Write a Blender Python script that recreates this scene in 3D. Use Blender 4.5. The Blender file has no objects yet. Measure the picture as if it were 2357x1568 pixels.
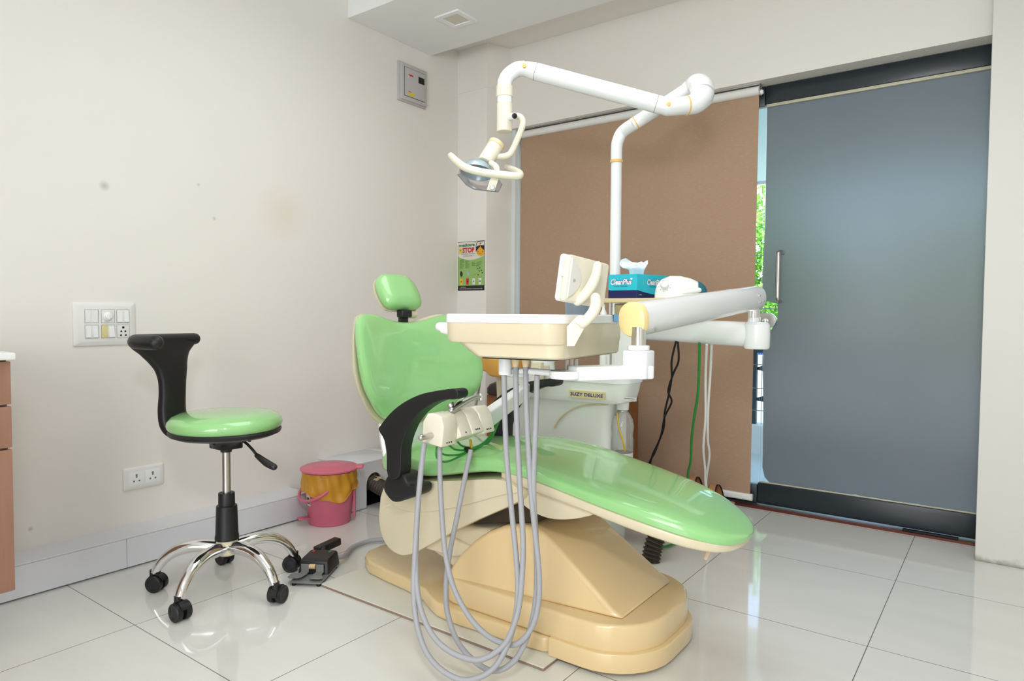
import bpy, bmesh, math, random
from mathutils import Vector, Matrix
random.seed(7)
sc = bpy.context.scene
COL = sc.collection
PI = math.pi

# ---------------------------------------------------------------- camera
IW, IH, FPX = 2357.0, 1568.0, 1552.2
CAM = Vector((2.5846, 0.0, 0.945))
def _basis(yaw, pitch, roll):
    fw = Vector((-math.sin(yaw), math.cos(yaw), 0)); ri = Vector((math.cos(yaw), math.sin(yaw), 0)); up = Vector((0, 0, 1))
    f2 = fw*math.cos(pitch) - up*math.sin(pitch); u2 = up*math.cos(pitch) + fw*math.sin(pitch)
    return ri*math.cos(roll) + u2*math.sin(roll), u2*math.cos(roll) - ri*math.sin(roll), f2
RI, UP, FW = _basis(0.634373, 0.0381535, 0.0068682)
cam = bpy.data.cameras.new('camera')
cam.sensor_width = 36.0
cam.lens = FPX/IW*36.0
cam.clip_start = 0.02
camo = bpy.data.objects.new('camera', cam)
COL.objects.link(camo)
M3 = Matrix((RI, UP, -FW)).transposed()
camo.matrix_world = Matrix.Translation(CAM) @ M3.to_4x4()
sc.camera = camo
# where the sight line of a measured photo point meets a known plane of the room (metres)
def ray(px, py): return RI*((px-IW/2)/FPX) - UP*((py-IH/2)/FPX) + FW
def at_x(px, py, v): d = ray(px, py); return CAM + d*((v-CAM.x)/d.x)
def at_y(px, py, v): d = ray(px, py); return CAM + d*((v-CAM.y)/d.y)
def at_z(px, py, v): d = ray(px, py); return CAM + d*((v-CAM.z)/d.z)
def at_d(px, py, v): return CAM + ray(px, py)*v

# ---------------------------------------------------------------- view, world, lights
sc.view_settings.view_transform = 'Standard'
sc.view_settings.look = 'None'
sc.view_settings.exposure = 0.06
sc.view_settings.gamma = 1.0
sc.view_settings.use_curve_mapping = False

w = bpy.data.worlds.new('sky'); sc.world = w; w.use_nodes = True
wt = w.node_tree; wt.nodes.clear()
wo = wt.nodes.new('ShaderNodeOutputWorld'); wb = wt.nodes.new('ShaderNodeBackground')
sky = wt.nodes.new('ShaderNodeTexSky'); sky.sky_type = 'NISHITA'
sky.sun_elevation = math.radians(52); sky.sun_rotation = math.radians(150); sky.sun_disc = False
sky.air_density = 1.0; sky.dust_density = 2.0
wt.links.new(sky.outputs[0], wb.inputs[0]); wb.inputs[1].default_value = 0.95
wt.links.new(wb.outputs[0], wo.inputs[0])

def lamp(name, typ, loc, energy, color, size=None, size_y=None, target=None, shape=None):
    l = bpy.data.lights.new(name, typ); l.energy = energy; l.color = color
    if typ == 'AREA':
        l.shape = shape or ('RECTANGLE' if size_y else 'SQUARE'); l.size = size
        if size_y: l.size_y = size_y
    elif typ in ('POINT', 'SPOT') and size: l.shadow_soft_size = size
    elif typ == 'SUN': l.angle = math.radians(1.0)
    o = bpy.data.objects.new(name, l); COL.objects.link(o); o.location = loc
    if target is not None:
        o.rotation_euler = (Vector(target)-Vector(loc)).to_track_quat('-Z', 'Y').to_euler()
    return o
lamp('sun', 'SUN', (3, 8, 9), 12.0, (1.0, 0.96, 0.90), target=(1.6, 5.4, 0))
# added soft fill under the ceiling over the chair, standing in for bounced flash
lamp('ceiling_fill', 'AREA', (1.5, 1.62, 2.62), 15.0, (0.97, 0.99, 1.0), 1.8, 1.2, target=(1.5, 1.62, 0)).data.spread = math.radians(150)
# added frontal fill from behind the camera; no window is built there
lamp('front_fill', 'AREA', (2.3, -2.15, 1.25), 94.0, (0.95, 0.975, 1.0), 2.4, 1.8, target=(1.5, 3.3, 1.7))

# the photographer's flash, above the camera
fl_ = lamp('flash', 'SPOT', (2.62, -0.12, 1.70), 50.0, (0.92, 0.955, 1.0), 0.10, target=(1.35, 2.2, 0.85))
fl_.data.spot_size = math.radians(104); fl_.data.spot_blend = 1.0

# ---------------------------------------------------------------- materials
def srgb(*c):
    out = []
    for v in c:
        v /= 255.0
        out.append(v/12.92 if v <= 0.04045 else ((v+0.055)/1.055)**2.4)
    return tuple(out) + (1.0,)
MATS = {}
def mat(name, col, rough=0.4, metal=0.0, var=0.03, scale=6.0, bump=0.0, bscale=200.0, coat=0.0, spec=0.5, trans=0.0, ior=1.45, emit=None, estr=0.0, stretch=None, crough=0.03, sss=0.0):
    m = bpy.data.materials.new(name); m.use_nodes = True
    nt = m.node_tree; b = nt.nodes['Principled BSDF']
    b.inputs['Roughness'].default_value = rough; b.inputs['Metallic'].default_value = metal
    b.inputs['Specular IOR Level'].default_value = spec
    b.inputs['Coat Weight'].default_value = coat; b.inputs['Coat Roughness'].default_value = crough
    b.inputs['Transmission Weight'].default_value = trans; b.inputs['IOR'].default_value = ior
    tc = nt.nodes.new('ShaderNodeNewGeometry')
    vec = tc.outputs['Position']
    if stretch:
        mp = nt.nodes.new('ShaderNodeMapping'); mp.inputs['Scale'].default_value = stretch
        nt.links.new(vec, mp.inputs['Vector']); vec = mp.outputs[0]
    nz = nt.nodes.new('ShaderNodeTexNoise'); nz.inputs['Scale'].default_value = scale; nz.inputs['Detail'].default_value = 4
    nt.links.new(vec, nz.inputs['Vector'])
    rp = nt.nodes.new('ShaderNodeMapRange'); rp.inputs['To Min'].default_value = 1-var; rp.inputs['To Max'].default_value = 1+var
    nt.links.new(nz.outputs['Fac'], rp.inputs['Value'])
    vm = nt.nodes.new('ShaderNodeVectorMath'); vm.operation = 'SCALE'
    vm.inputs[0].default_value = col[:3]; nt.links.new(rp.outputs[0], vm.inputs['Scale'])
    nt.links.new(vm.outputs[0], b.inputs['Base Color'])
    if bump:
        bn = nt.nodes.new('ShaderNodeTexNoise'); bn.inputs['Scale'].default_value = bscale; bn.inputs['Detail'].default_value = 3
        nt.links.new(vec, bn.inputs['Vector'])
        bp = nt.nodes.new('ShaderNodeBump'); bp.inputs['Strength'].default_value = bump; bp.inputs['Distance'].default_value = 0.002
        nt.links.new(bn.outputs['Fac'], bp.inputs['Height']); nt.links.new(bp.outputs[0], b.inputs['Normal'])
    if emit:
        b.inputs['Emission Color'].default_value = emit; b.inputs['Emission Strength'].default_value = estr
    MATS[name] = m
    return m

GREEN = mat('green_vinyl', srgb(152, 210, 136), 0.30, var=0.02, scale=3, coat=1.0, crough=0.035)
CREAM = mat('cream_plastic', srgb(224, 212, 182), 0.28, var=0.02, coat=0.3)
IVORY = mat('ivory_plastic', srgb(238, 231, 211), 0.28, var=0.02, coat=0.3)
CREAMY = mat('aged_cream_plastic', srgb(234, 212, 168), 0.25, var=0.03, coat=0.4)
TAN = mat('tan_base_plastic', srgb(233, 206, 156), 0.22, var=0.03, scale=4, coat=0.5)
YCAP = mat('yellowed_cap_plastic', srgb(248, 226, 160), 0.3, coat=0.3)
WHITE = mat('white_enamel', srgb(245, 247, 247), 0.22, var=0.01, coat=0.4)
WPLAST = mat('white_plastic', srgb(236, 236, 232), 0.35, var=0.01)
MINT = mat('mint_white_plastic', srgb(243, 249, 241), 0.22, var=0.015, coat=0.5)
ORANGE = mat('orange_ring', srgb(240, 200, 120), 0.4)
AMBER = mat('amber_tray_plastic', srgb(225, 170, 80), 0.35)
BLACK = mat('black_plastic', srgb(28, 28, 30), 0.42, var=0.08, bump=0.15, bscale=500)
BLACKM = mat('black_matte', srgb(20, 20, 21), 0.6)
DARK = mat('painted_gap_shade', srgb(60, 50, 36), 0.8)  # dark colour standing in for shade in the gap under the seat
CHROME = mat('chrome', (0.82, 0.82, 0.82, 1), 0.09, metal=1.0, var=0.02)
STEEL = mat('brushed_steel', (0.58, 0.57, 0.55, 1), 0.28, metal=1.0, var=0.08, scale=40, stretch=(1, 1, 12))
HOSE = mat('grey_hose', srgb(168, 168, 172), 0.45, var=0.03)
GTUBE = mat('green_tube', srgb(45, 150, 60), 0.3)
YTUBE = mat('yellow_tube', srgb(215, 180, 40), 0.35)
WALL = mat('cream_wall_paint', srgb(240, 236, 229), 0.5, var=0.012, scale=1.2, bump=0.05, bscale=60)
CEIL = mat('white_ceiling_paint', srgb(246, 247, 246), 0.6, var=0.01, scale=1)
DUCT = mat('white_laminate', srgb(222, 223, 228), 0.25, var=0.02)
BROWNF = None
def add_marks(m, marks):
    # smudges on the paint: (centre, radius, colour, strength)
    nt = m.node_tree; b = nt.nodes['Principled BSDF']; g = nt.nodes.new('ShaderNodeNewGeometry')
    for c, r, col, k in marks:
        src = b.inputs['Base Color'].links[0].from_socket
        d = nt.nodes.new('ShaderNodeVectorMath'); d.operation = 'DISTANCE'; d.inputs[1].default_value = c; nt.links.new(g.outputs['Position'], d.inputs[0])
        r_ = nt.nodes.new('ShaderNodeMapRange'); r_.inputs['From Min'].default_value = r; r_.inputs['From Max'].default_value = r*0.15; r_.inputs['To Max'].default_value = k; nt.links.new(d.outputs['Value'], r_.inputs['Value'])
        x = nt.nodes.new('ShaderNodeMix'); x.data_type = 'RGBA'; nt.links.new(r_.outputs[0], x.inputs['Factor']); nt.links.new(src, x.inputs['A']); x.inputs['B'].default_value = col
        nt.links.new(x.outputs['Result'], b.inputs['Base Color'])
add_marks(WALL, [(tuple(at_x(240, 428, -0.145)), 0.022, srgb(170, 172, 170), 0.6), (tuple(at_x(652, 492, -0.145)), 0.14, srgb(226, 214, 190), 0.35), (tuple(at_x(493, 503, -0.145)), 0.010, srgb(170, 168, 160), 0.5), (tuple(at_x(457, 425, -0.145)), 0.010, srgb(176, 174, 166), 0.4), (tuple(at_x(70, 1218, -0.145)), 0.010, srgb(150, 140, 130), 0.5)])
WOOD = mat('brown_laminate_wood', srgb(164, 122, 102), 0.4, var=0.13, scale=9, stretch=(8, 8, 0.7))
WOODD = mat('orange_brown_wood', srgb(146, 88, 42), 0.4, var=0.22, scale=14, stretch=(7, 7, 0.5))
SHELFW = mat('pale_wood_edge', srgb(228, 208, 165), 0.45, var=0.08, scale=20, stretch=(1, 9, 9))
CUSH = mat('dark_brown_leatherette', srgb(52, 36, 32), 0.45, bump=0.1)
PINK = mat('pink_plastic', srgb(212, 108, 132), 0.35, var=0.05, scale=12)
REDF = mat('red_brown_granite', srgb(96, 40, 22), 0.4, var=0.2, scale=80)
RAIL = mat('dark_slate_enamel', srgb(38, 46, 52), 0.32, var=0.06, scale=5)
ALU = mat('grey_aluminium', srgb(165, 163, 158), 0.35, metal=0.6)
GREYP = mat('grey_plastic', srgb(126, 128, 126), 0.45)
PANEL = mat('grey_enamel_panel', srgb(196, 193, 192), 0.4)
PAPERB = mat('brown_paper', srgb(200, 182, 140), 0.7, var=0.1, scale=30)
BLUEP = mat('blue_paper', srgb(140, 195, 245), 0.6)
TISSUE = mat('tissue_paper', srgb(226, 236, 242), 0.8)
TEAL = mat('teal_box_print', srgb(44, 192, 212), 0.35, var=0.08, scale=160)
NAVY = mat('navy_print', srgb(26, 32, 88), 0.35)
NAVYT = mat('navy_lettering', srgb(30, 40, 120), 0.4)
WINK = mat('white_lettering', srgb(245, 245, 250), 0.4)
PETROL = mat('petrol_blue_plastic', srgb(40, 112, 128), 0.4)
LABELY = mat('pale_yellow_label', srgb(226, 214, 158), 0.5)
INK = mat('black_ink', srgb(35, 35, 38), 0.5)
GINK = mat('grey_ink', srgb(120, 120, 122), 0.5)
RINK = mat('red_ink', srgb(214, 36, 44), 0.5)
GRINK = mat('green_ink', srgb(30, 120, 70), 0.5)
PGREEN = mat('poster_green', srgb(150, 190, 110), 0.5)
PWHITE = mat('poster_white', srgb(226, 222, 212), 0.5)
PINKG = mat('poster_dark_green_text', srgb(84, 118, 60), 0.5)
SKIN = mat('poster_orange', srgb(236, 172, 40), 0.5)
YINK = mat('yellow_ink', srgb(225, 205, 50), 0.5)
SAND = mat('tan_sandal_leather', srgb(186, 132, 84), 0.55, var=0.08, scale=30)
SEAL = mat('cream_sealant', srgb(196, 192, 170), 0.5, var=0.15, scale=20)
SOLE = mat('pale_sole', srgb(214, 188, 160), 0.6)
PIPE = mat('dark_corrugated_hose', srgb(66, 58, 48), 0.55)
CORK = mat('beige_roller', srgb(214, 184, 140), 0.5)
SLABM = mat('stone_slab', srgb(226, 225, 214), 0.3, var=0.03, scale=5)
SLABE = mat('slab_edge_brown', srgb(150, 128, 108), 0.7, var=0.15, scale=30)
REFL = mat('reflector_blue_grey', srgb(176, 196, 206), 0.25, metal=0.3)
OUTW = mat('outdoor_white_render', srgb(225, 228, 228), 0.7)
CANOPY = mat('canopy_pale_blue_render', srgb(180, 205, 212), 0.7)
TILEO = mat('balcony_tile', srgb(200, 210, 215), 0.35)
STEELB = mat('slate_railing_paint', srgb(52, 66, 76), 0.5)
GRASS = mat('garden_paving', srgb(178, 180, 170), 0.9, var=0.15, scale=3)
LEAF = mat('leaf_green', srgb(104, 168, 52), 0.6, var=0.3, scale=1.5)
BARK = mat('bark', srgb(96, 76, 58), 0.9, var=0.2)
TARP = mat('blue_tarpaulin', srgb(46, 92, 190), 0.5)

def glassy(name, col, rough, ior=1.45, mixdiff=0.0, diffcol=None):
    m = bpy.data.materials.new(name); m.use_nodes = True; nt = m.node_tree; b = nt.nodes['Principled BSDF']
    b.inputs['Base Color'].default_value = col; b.inputs['Roughness'].default_value = rough
    b.inputs['Transmission Weight'].default_value = 1.0; b.inputs['IOR'].default_value = ior
    if mixdiff > 0:
        d = nt.nodes.new('ShaderNodeBsdfPrincipled'); d.inputs['Base Color'].default_value = diffcol
        d.inputs['Roughness'].default_value = 0.4
        nz = nt.nodes.new('ShaderNodeTexNoise'); nz.inputs['Scale'].default_value = 2.2
        g = nt.nodes.new('ShaderNodeNewGeometry'); nt.links.new(g.outputs['Position'], nz.inputs['Vector'])
        mr = nt.nodes.new('ShaderNodeMapRange'); mr.inputs['To Min'].default_value = mixdiff-0.06; mr.inputs['To Max'].default_value = mixdiff+0.06
        nt.links.new(nz.outputs['Fac'], mr.inputs['Value'])
        mx = nt.nodes.new('ShaderNodeMixShader'); nt.links.new(mr.outputs[0], mx.inputs[0])
        nt.links.new(b.outputs[0], mx.inputs[1]); nt.links.new(d.outputs[0], mx.inputs[2])
        nt.links.new(mx.outputs[0], nt.nodes['Material Output'].inputs[0])
    return m
def thin_clear(name, tint, refl=0.06, rough=0.0, milky=0.0):
    m = bpy.data.materials.new(name); m.use_nodes = True; nt = m.node_tree; nt.nodes.remove(nt.nodes['Principled BSDF'])
    t = nt.nodes.new('ShaderNodeBsdfTransparent'); t.inputs[0].default_value = tint
    g = nt.nodes.new('ShaderNodeBsdfGlossy'); g.inputs['Roughness'].default_value = rough
    f = nt.nodes.new('ShaderNodeFresnel'); f.inputs['IOR'].default_value = 1.3
    nz = nt.nodes.new('ShaderNodeTexNoise'); nz.inputs['Scale'].default_value = 4.0
    ge = nt.nodes.new('ShaderNodeNewGeometry'); nt.links.new(ge.outputs['Position'], nz.inputs['Vector'])
    ad = nt.nodes.new('ShaderNodeMath'); ad.operation = 'MULTIPLY_ADD'; ad.inputs[1].default_value = refl; nt.links.new(nz.outputs['Fac'], ad.inputs[0]); nt.links.new(f.outputs[0], ad.inputs[2])
    mx = nt.nodes.new('ShaderNodeMixShader'); nt.links.new(ad.outputs[0], mx.inputs[0]); nt.links.new(t.outputs[0], mx.inputs[1]); nt.links.new(g.outputs[0], mx.inputs[2])
    out = mx.outputs[0]
    if milky:
        df = nt.nodes.new('ShaderNodeBsdfDiffuse'); df.inputs[0].default_value = (0.9, 0.9, 0.86, 1)
        m2 = nt.nodes.new('ShaderNodeMixShader'); m2.inputs[0].default_value = milky
        nt.links.new(out, m2.inputs[1]); nt.links.new(df.outputs[0], m2.inputs[2]); out = m2.outputs[0]
    nt.links.new(out, nt.nodes['Material Output'].inputs[0]); return m
GLASS = thin_clear('clear_glass', (0.97, 0.99, 0.985, 1), 0.0)
FROST = glassy('frosted_film', srgb(150, 155, 160), 0.40, 1.3, 0.58, srgb(132, 141, 148))
SMOKE = thin_clear('smoky_clear_plastic', (0.82, 0.79, 0.79, 1), 0.06, 0.05, 0.06)
CLEARP = thin_clear('clear_bottle_plastic', (0.97, 0.97, 0.955, 1), 0.10, 0.10, 0.22)
CUPM = glassy('translucent_blue_cup', srgb(190, 205, 215), 0.3, 1.2, 0.4, srgb(170, 185, 195))
LINER = glassy('yellow_liner_film', srgb(236, 178, 60), 0.35, 1.2, 0.72, srgb(226, 166, 48))

def floor_mat():
    m = bpy.data.materials.new('polished_vitrified_tile'); m.use_nodes = True; nt = m.node_tree; b = nt.nodes['Principled BSDF']
    g = nt.nodes.new('ShaderNodeNewGeometry'); sp = nt.nodes.new('ShaderNodeSeparateXYZ'); nt.links.new(g.outputs['Position'], sp.inputs[0])
    def line(sock, off):
        a = nt.nodes.new('ShaderNodeMath'); a.operation = 'ADD'; a.inputs[1].default_value = 60.0*0.6 - off + 0.3; nt.links.new(sock, a.inputs[0])
        q = nt.nodes.new('ShaderNodeMath'); q.operation = 'MODULO'; q.inputs[1].default_value = 0.6; nt.links.new(a.outputs[0], q.inputs[0])
        s = nt.nodes.new('ShaderNodeMath'); s.operation = 'SUBTRACT'; s.inputs[1].default_value = 0.3; nt.links.new(q.outputs[0], s.inputs[0])
        ab = nt.nodes.new('ShaderNodeMath'); ab.operation = 'ABSOLUTE'; nt.links.new(s.outputs[0], ab.inputs[0])
        l = nt.nodes.new('ShaderNodeMath'); l.operation = 'LESS_THAN'; l.inputs[1].default_value = 0.0013; nt.links.new(ab.outputs[0], l.inputs[0])
        return l.outputs[0]
    mx = nt.nodes.new('ShaderNodeMath'); mx.operation = 'MAXIMUM'
    nt.links.new(line(sp.outputs['X'], 0.484), mx.inputs[0]); nt.links.new(line(sp.outputs['Y'], 0.941), mx.inputs[1])
    nz = nt.nodes.new('ShaderNodeTexNoise'); nz.inputs['Scale'].default_value = 3.0; nz.inputs['Detail'].default_value = 6
    mp = nt.nodes.new('ShaderNodeMapping'); mp.inputs['Scale'].default_value = (1, 3.5, 1); nt.links.new(g.outputs['Position'], mp.inputs['Vector']); nt.links.new(mp.outputs[0], nz.inputs['Vector'])
    cr = nt.nodes.new('ShaderNodeMix'); cr.data_type = 'RGBA'
    cr.inputs['A'].default_value = srgb(222, 221, 215); cr.inputs['B'].default_value = srgb(235, 234, 229); nt.links.new(nz.outputs['Fac'], cr.inputs['Factor'])
    c2 = nt.nodes.new('ShaderNodeMix'); c2.data_type = 'RGBA'; c2.inputs['B'].default_value = srgb(120, 112, 104)
    nt.links.new(mx.outputs[0], c2.inputs['Factor']); nt.links.new(cr.outputs['Result'], c2.inputs['A'])
    nt.links.new(c2.outputs['Result'], b.inputs['Base Color'])
    b.inputs['Roughness'].default_value = 0.06; b.inputs['Specular IOR Level'].default_value = 0.75
    return m
FLOOR = floor_mat()
def blind_mat():
    m = mat('brown_blind_fabric', srgb(172, 138, 110), 0.85, var=0.03, scale=3)
    nt = m.node_tree; b = nt.nodes['Principled BSDF']
    g = nt.nodes.new('ShaderNodeNewGeometry'); mp = nt.nodes.new('ShaderNodeMapping'); mp.inputs['Scale'].default_value = (38, 38, 420); nt.links.new(g.outputs['Position'], mp.inputs['Vector'])
    nz = nt.nodes.new('ShaderNodeTexNoise'); nz.inputs['Scale'].default_value = 1.0; nz.inputs['Detail'].default_value = 2; nt.links.new(mp.outputs[0], nz.inputs['Vector'])
    r = nt.nodes.new('ShaderNodeValToRGB'); r.color_ramp.elements[0].position = 0.55; r.color_ramp.elements[0].color = srgb(177, 147, 122); r.color_ramp.elements[1].position = 0.80; r.color_ramp.elements[1].color = srgb(191, 162, 138)
    nt.links.new(nz.outputs['Fac'], r.inputs[0]); nt.links.new(r.outputs[0], b.inputs['Base Color'])
    bp = nt.nodes.new('ShaderNodeBump'); bp.inputs['Strength'].default_value = 0.25; bp.inputs['Distance'].default_value = 0.001
    nt.links.new(nz.outputs['Fac'], bp.inputs['Height']); nt.links.new(bp.outputs[0], b.inputs['Normal'])
    return m
BLINDM = blind_mat()

# ---------------------------------------------------------------- mesh helpers
def frame(origin, xdir, zdir):
    z = Vector(zdir).normalized(); x = Vector(xdir); x = (x - z*x.dot(z)).normalized(); y = z.cross(x)
    m = Matrix((x, y, z)).transposed().to_4x4(); m.translation = Vector(origin); return m
def zframe(origin, zdir):
    z = Vector(zdir).normalized(); a = Vector((1, 0, 0)) if abs(z.x) < 0.9 else Vector((0, 1, 0))
    return frame(origin, a, z)
def catmull(pts, n=8):
    pts = [Vector(p) for p in pts]; out = []
    for i in range(len(pts)-1):
        p0 = pts[max(i-1, 0)]; p1 = pts[i]; p2 = pts[i+1]; p3 = pts[min(i+2, len(pts)-1)]
        for k in range(n):
            t = k/n
            out.append(0.5*((2*p1) + (p2-p0)*t + (2*p0-5*p1+4*p2-p3)*t*t + (3*p1-p0-3*p2+p3)*t**3))
    out.append(pts[-1]); return out
class MB:
    def __init__(s): s.v = []; s.f = []
    def add(s, vs, fs):
        o = len(s.v); s.v += [Vector(v) for v in vs]; s.f += [tuple(i+o for i in f) for f in fs]; return s
    def addbm(s, bm, m=None):
        bm.verts.index_update()
        s.add([(m @ v.co if m else v.co.copy()) for v in bm.verts], [[v.index for v in f.verts] for f in bm.faces]); bm.free(); return s
    def box(s, c, size, m=None, bev=0.0, seg=2):
        bm = bmesh.new(); bmesh.ops.create_cube(bm, size=1.0)
        for v in bm.verts: v.co = Vector((v.co.x*size[0], v.co.y*size[1], v.co.z*size[2]))
        if bev: bmesh.ops.bevel(bm, geom=bm.edges[:], offset=bev, segments=seg, profile=0.5, affect='EDGES', clamp_overlap=True)
        bmesh.ops.translate(bm, verts=bm.verts, vec=Vector(c))
        return s.addbm(bm, m)
    def bx(s, a, b, bev=0.0, seg=2):
        a = Vector(a); b = Vector(b)
        return s.box((a+b)/2, (abs(b.x-a.x), abs(b.y-a.y), abs(b.z-a.z)), None, bev, seg)
    def prism(s, poly, z0, z1, m=None, bev=0.0, seg=3, fn=None, minang=0.0):
        # polygon in local xy, extruded along local z
        bm = bmesh.new(); n = len(poly)
        a = [bm.verts.new((p[0], p[1], z0)) for p in poly]; b = [bm.verts.new((p[0], p[1], z1)) for p in poly]
        bm.faces.new(a[::-1]); bm.faces.new(b)
        for i in range(n): bm.faces.new((a[i], a[(i+1) % n], b[(i+1) % n], b[i]))
        bmesh.ops.recalc_face_normals(bm, faces=bm.faces)
        if fn:
            for v in bm.verts: v.co = Vector(fn(v.co))
        if bev:
            es = [e for e in bm.edges if e.is_manifold and e.calc_face_angle(0) > math.radians(30)]
            bmesh.ops.bevel(bm, geom=es, offset=bev, segments=seg, profile=0.5, affect='EDGES', clamp_overlap=True)
        return s.addbm(bm, m)
    def tube(s, pts, r, n=14, smooth=0, caps=True, closed=False, flat=1.0):
        pts = catmull(pts, smooth) if smooth else [Vector(p) for p in pts]
        N = len(pts)
        if isinstance(r, (list, tuple)):
            rr = []
            for i in range(N):
                t = i/(N-1)*(len(r)-1); k = min(int(t), len(r)-2); rr.append(r[k]*(1-(t-k)) + r[k+1]*(t-k))
        else: rr = [r]*N
        tan = [(pts[min(i+1, N-1)]-pts[max(i-1, 0)]).normalized() for i in range(N)]
        ref = Vector((0, 0, 1)) if abs(tan[0].z) < 0.9 else Vector((1, 0, 0))
        x = (ref - tan[0]*ref.dot(tan[0])).normalized(); vs = []; fs = []
        for i in range(N):
            x = (x - tan[i]*x.dot(tan[i])).normalized(); y = tan[i].cross(x)
            for k in range(n):
                a = 2*PI*k/n; vs.append(pts[i] + (x*math.cos(a)*flat + y*math.sin(a))*rr[i])
        for i in range(N-1):
            for k in range(n):
                fs.append((i*n+k, i*n+(k+1) % n, (i+1)*n+(k+1) % n, (i+1)*n+k))
        if caps: fs.append(tuple(range(n-1, -1, -1))); fs.append(tuple((N-1)*n+k for k in range(n)))
        return s.add(vs, fs)
    def capsule(s, pts, r, n=14, smooth=0):
        # tube with rounded ends
        P = catmull(pts, smooth) if smooth else [Vector(p) for p in pts]
        R = list(r) if isinstance(r, (list, tuple)) else [r]*2
        d0 = (P[0]-P[1]).normalized(); d1 = (P[-1]-P[-2]).normalized(); r0, r1 = R[0], R[-1]
        N = len(P); rr = []
        for i in range(N):
            t = i/(N-1)*(len(R)-1); k = min(int(t), len(R)-2); rr.append(R[k]*(1-(t-k))+R[k+1]*(t-k))
        A = [(0.98, 0.2), (0.8, 0.6), (0.45, 0.89)]
        pre = [(P[0]+d0*r0*a, r0*b) for a, b in A]; post = [(P[-1]+d1*r1*a, r1*b) for a, b in A[::-1]]
        allp = [p for p, _ in pre] + P + [p for p, _ in post]; allr = [q for _, q in pre] + rr + [q for _, q in post]
        vs0 = MB(); vs0.tube(allp, allr if len(allr) == len(allp) else r0, n)
        return s.add(vs0.v, vs0.f)
    def lathe(s, prof, m=None, n=32, caps=True):
        vs = []; fs = []; k = len(prof)
        for r, z in prof:
            for i in range(n):
                a = 2*PI*i/n; vs.append((r*math.cos(a), r*math.sin(a), z))
        for j in range(k-1):
            for i in range(n): fs.append((j*n+i, j*n+(i+1) % n, (j+1)*n+(i+1) % n, (j+1)*n+i))
        if caps: fs.append(tuple(range(n-1, -1, -1))); fs.append(tuple((k-1)*n+i for i in range(n)))
        if m: vs = [m @ Vector(v) for v in vs]
        return s.add(vs, fs)
    def loft(s, rings, caps=True):
        vs = []; fs = []; n = len(rings[0])
        for r in rings: vs += r
        for j in range(len(rings)-1):
            for i in range(n): fs.append((j*n+i, j*n+(i+1) % n, (j+1)*n+(i+1) % n, (j+1)*n+i))
        if caps: fs.append(tuple(range(n-1, -1, -1))); fs.append(tuple((len(rings)-1)*n+i for i in range(n)))
        return s.add(vs, fs)
    def grid(s, fn, nu, nv, wrapu=False):
        vs = [fn(i/nu, j/nv) for j in range(nv+1) for i in range(nu+(0 if wrapu else 1))]
        w_ = nu if wrapu else nu+1; fs = []
        for j in range(nv):
            for i in range(nu): fs.append((j*w_+i, j*w_+(i+1) % w_, (j+1)*w_+(i+1) % w_, (j+1)*w_+i))
        return s.add(vs, fs)
    def ball(s, c, r, m=None, n=16, sc_=(1, 1, 1)):
        bm = bmesh.new(); bmesh.ops.create_uvsphere(bm, u_segments=n, v_segments=n//2+2, radius=1)
        for v in bm.verts: v.co = Vector((v.co.x*r*sc_[0], v.co.y*r*sc_[1], v.co.z*r*sc_[2]))
        if m: bmesh.ops.transform(bm, matrix=m, verts=bm.verts)
        bmesh.ops.translate(bm, verts=bm.verts, vec=Vector(c)); return s.addbm(bm)
    def pillow(s, outline, tf, tb, fn, rings=9, pw=3.0, n=72):
        # outline: closed star-shaped polygon around its centroid; inflated front (tf) and back (tb); fn(a,b,depth)->point
        o = resample(outline, n); c = sum(o, Vector((0, 0)))/n
        rad = [math.sin(PI/2*k/rings) for k in range(rings+1)]
        vs = []; fs = []
        def layer(q, t): return [fn(c.x+(p.x-c.x)*q, c.y+(p.y-c.y)*q, t) for p in o]
        seq = [(q, tf*(1-q**pw)**(1/pw)) for q in rad[1:]] + [(q, -tb*(1-q**pw)**(1/pw)) for q in rad[1:-1][::-1]]
        for q, t in seq: vs += layer(q, t)
        L = len(seq)
        for j in range(L-1):
            for i in range(n): fs.append((j*n+i, j*n+(i+1) % n, (j+1)*n+(i+1) % n, (j+1)*n+i))
        vs.append(fn(c.x, c.y, tf)); vs.append(fn(c.x, c.y, -tb))
        for i in range(n): fs.append((L*n, (i+1) % n, i)); fs.append((L*n+1, (L-1)*n+i, (L-1)*n+(i+1) % n))
        return s.add(vs, fs)
def resample(poly, n):
    P = [Vector((p[0], p[1])) for p in poly]; P.append(P[0]); L = [0]
    for i in range(len(P)-1): L.append(L[-1]+(P[i+1]-P[i]).length)
    out = []
    for k in range(n):
        t = L[-1]*k/n; i = max(j for j in range(len(L)-1) if L[j] <= t+1e-9)
        f = (t-L[i])/max(L[i+1]-L[i], 1e-9); out.append(P[i].lerp(P[i+1], f))
    return out
def spoly(pts, n=6):
    # smooth closed polygon through points
    P = [Vector((p[0], p[1], 0)) for p in pts]; N = len(P); out = []
    for i in range(N):
        p0, p1, p2, p3 = P[i-1], P[i], P[(i+1) % N], P[(i+2) % N]
        for k in range(n):
            t = k/n; q = 0.5*((2*p1)+(p2-p0)*t+(2*p0-5*p1+4*p2-p3)*t*t+(3*p1-p0-3*p2+p3)*t**3); out.append((q.x, q.y))
    return out
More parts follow.
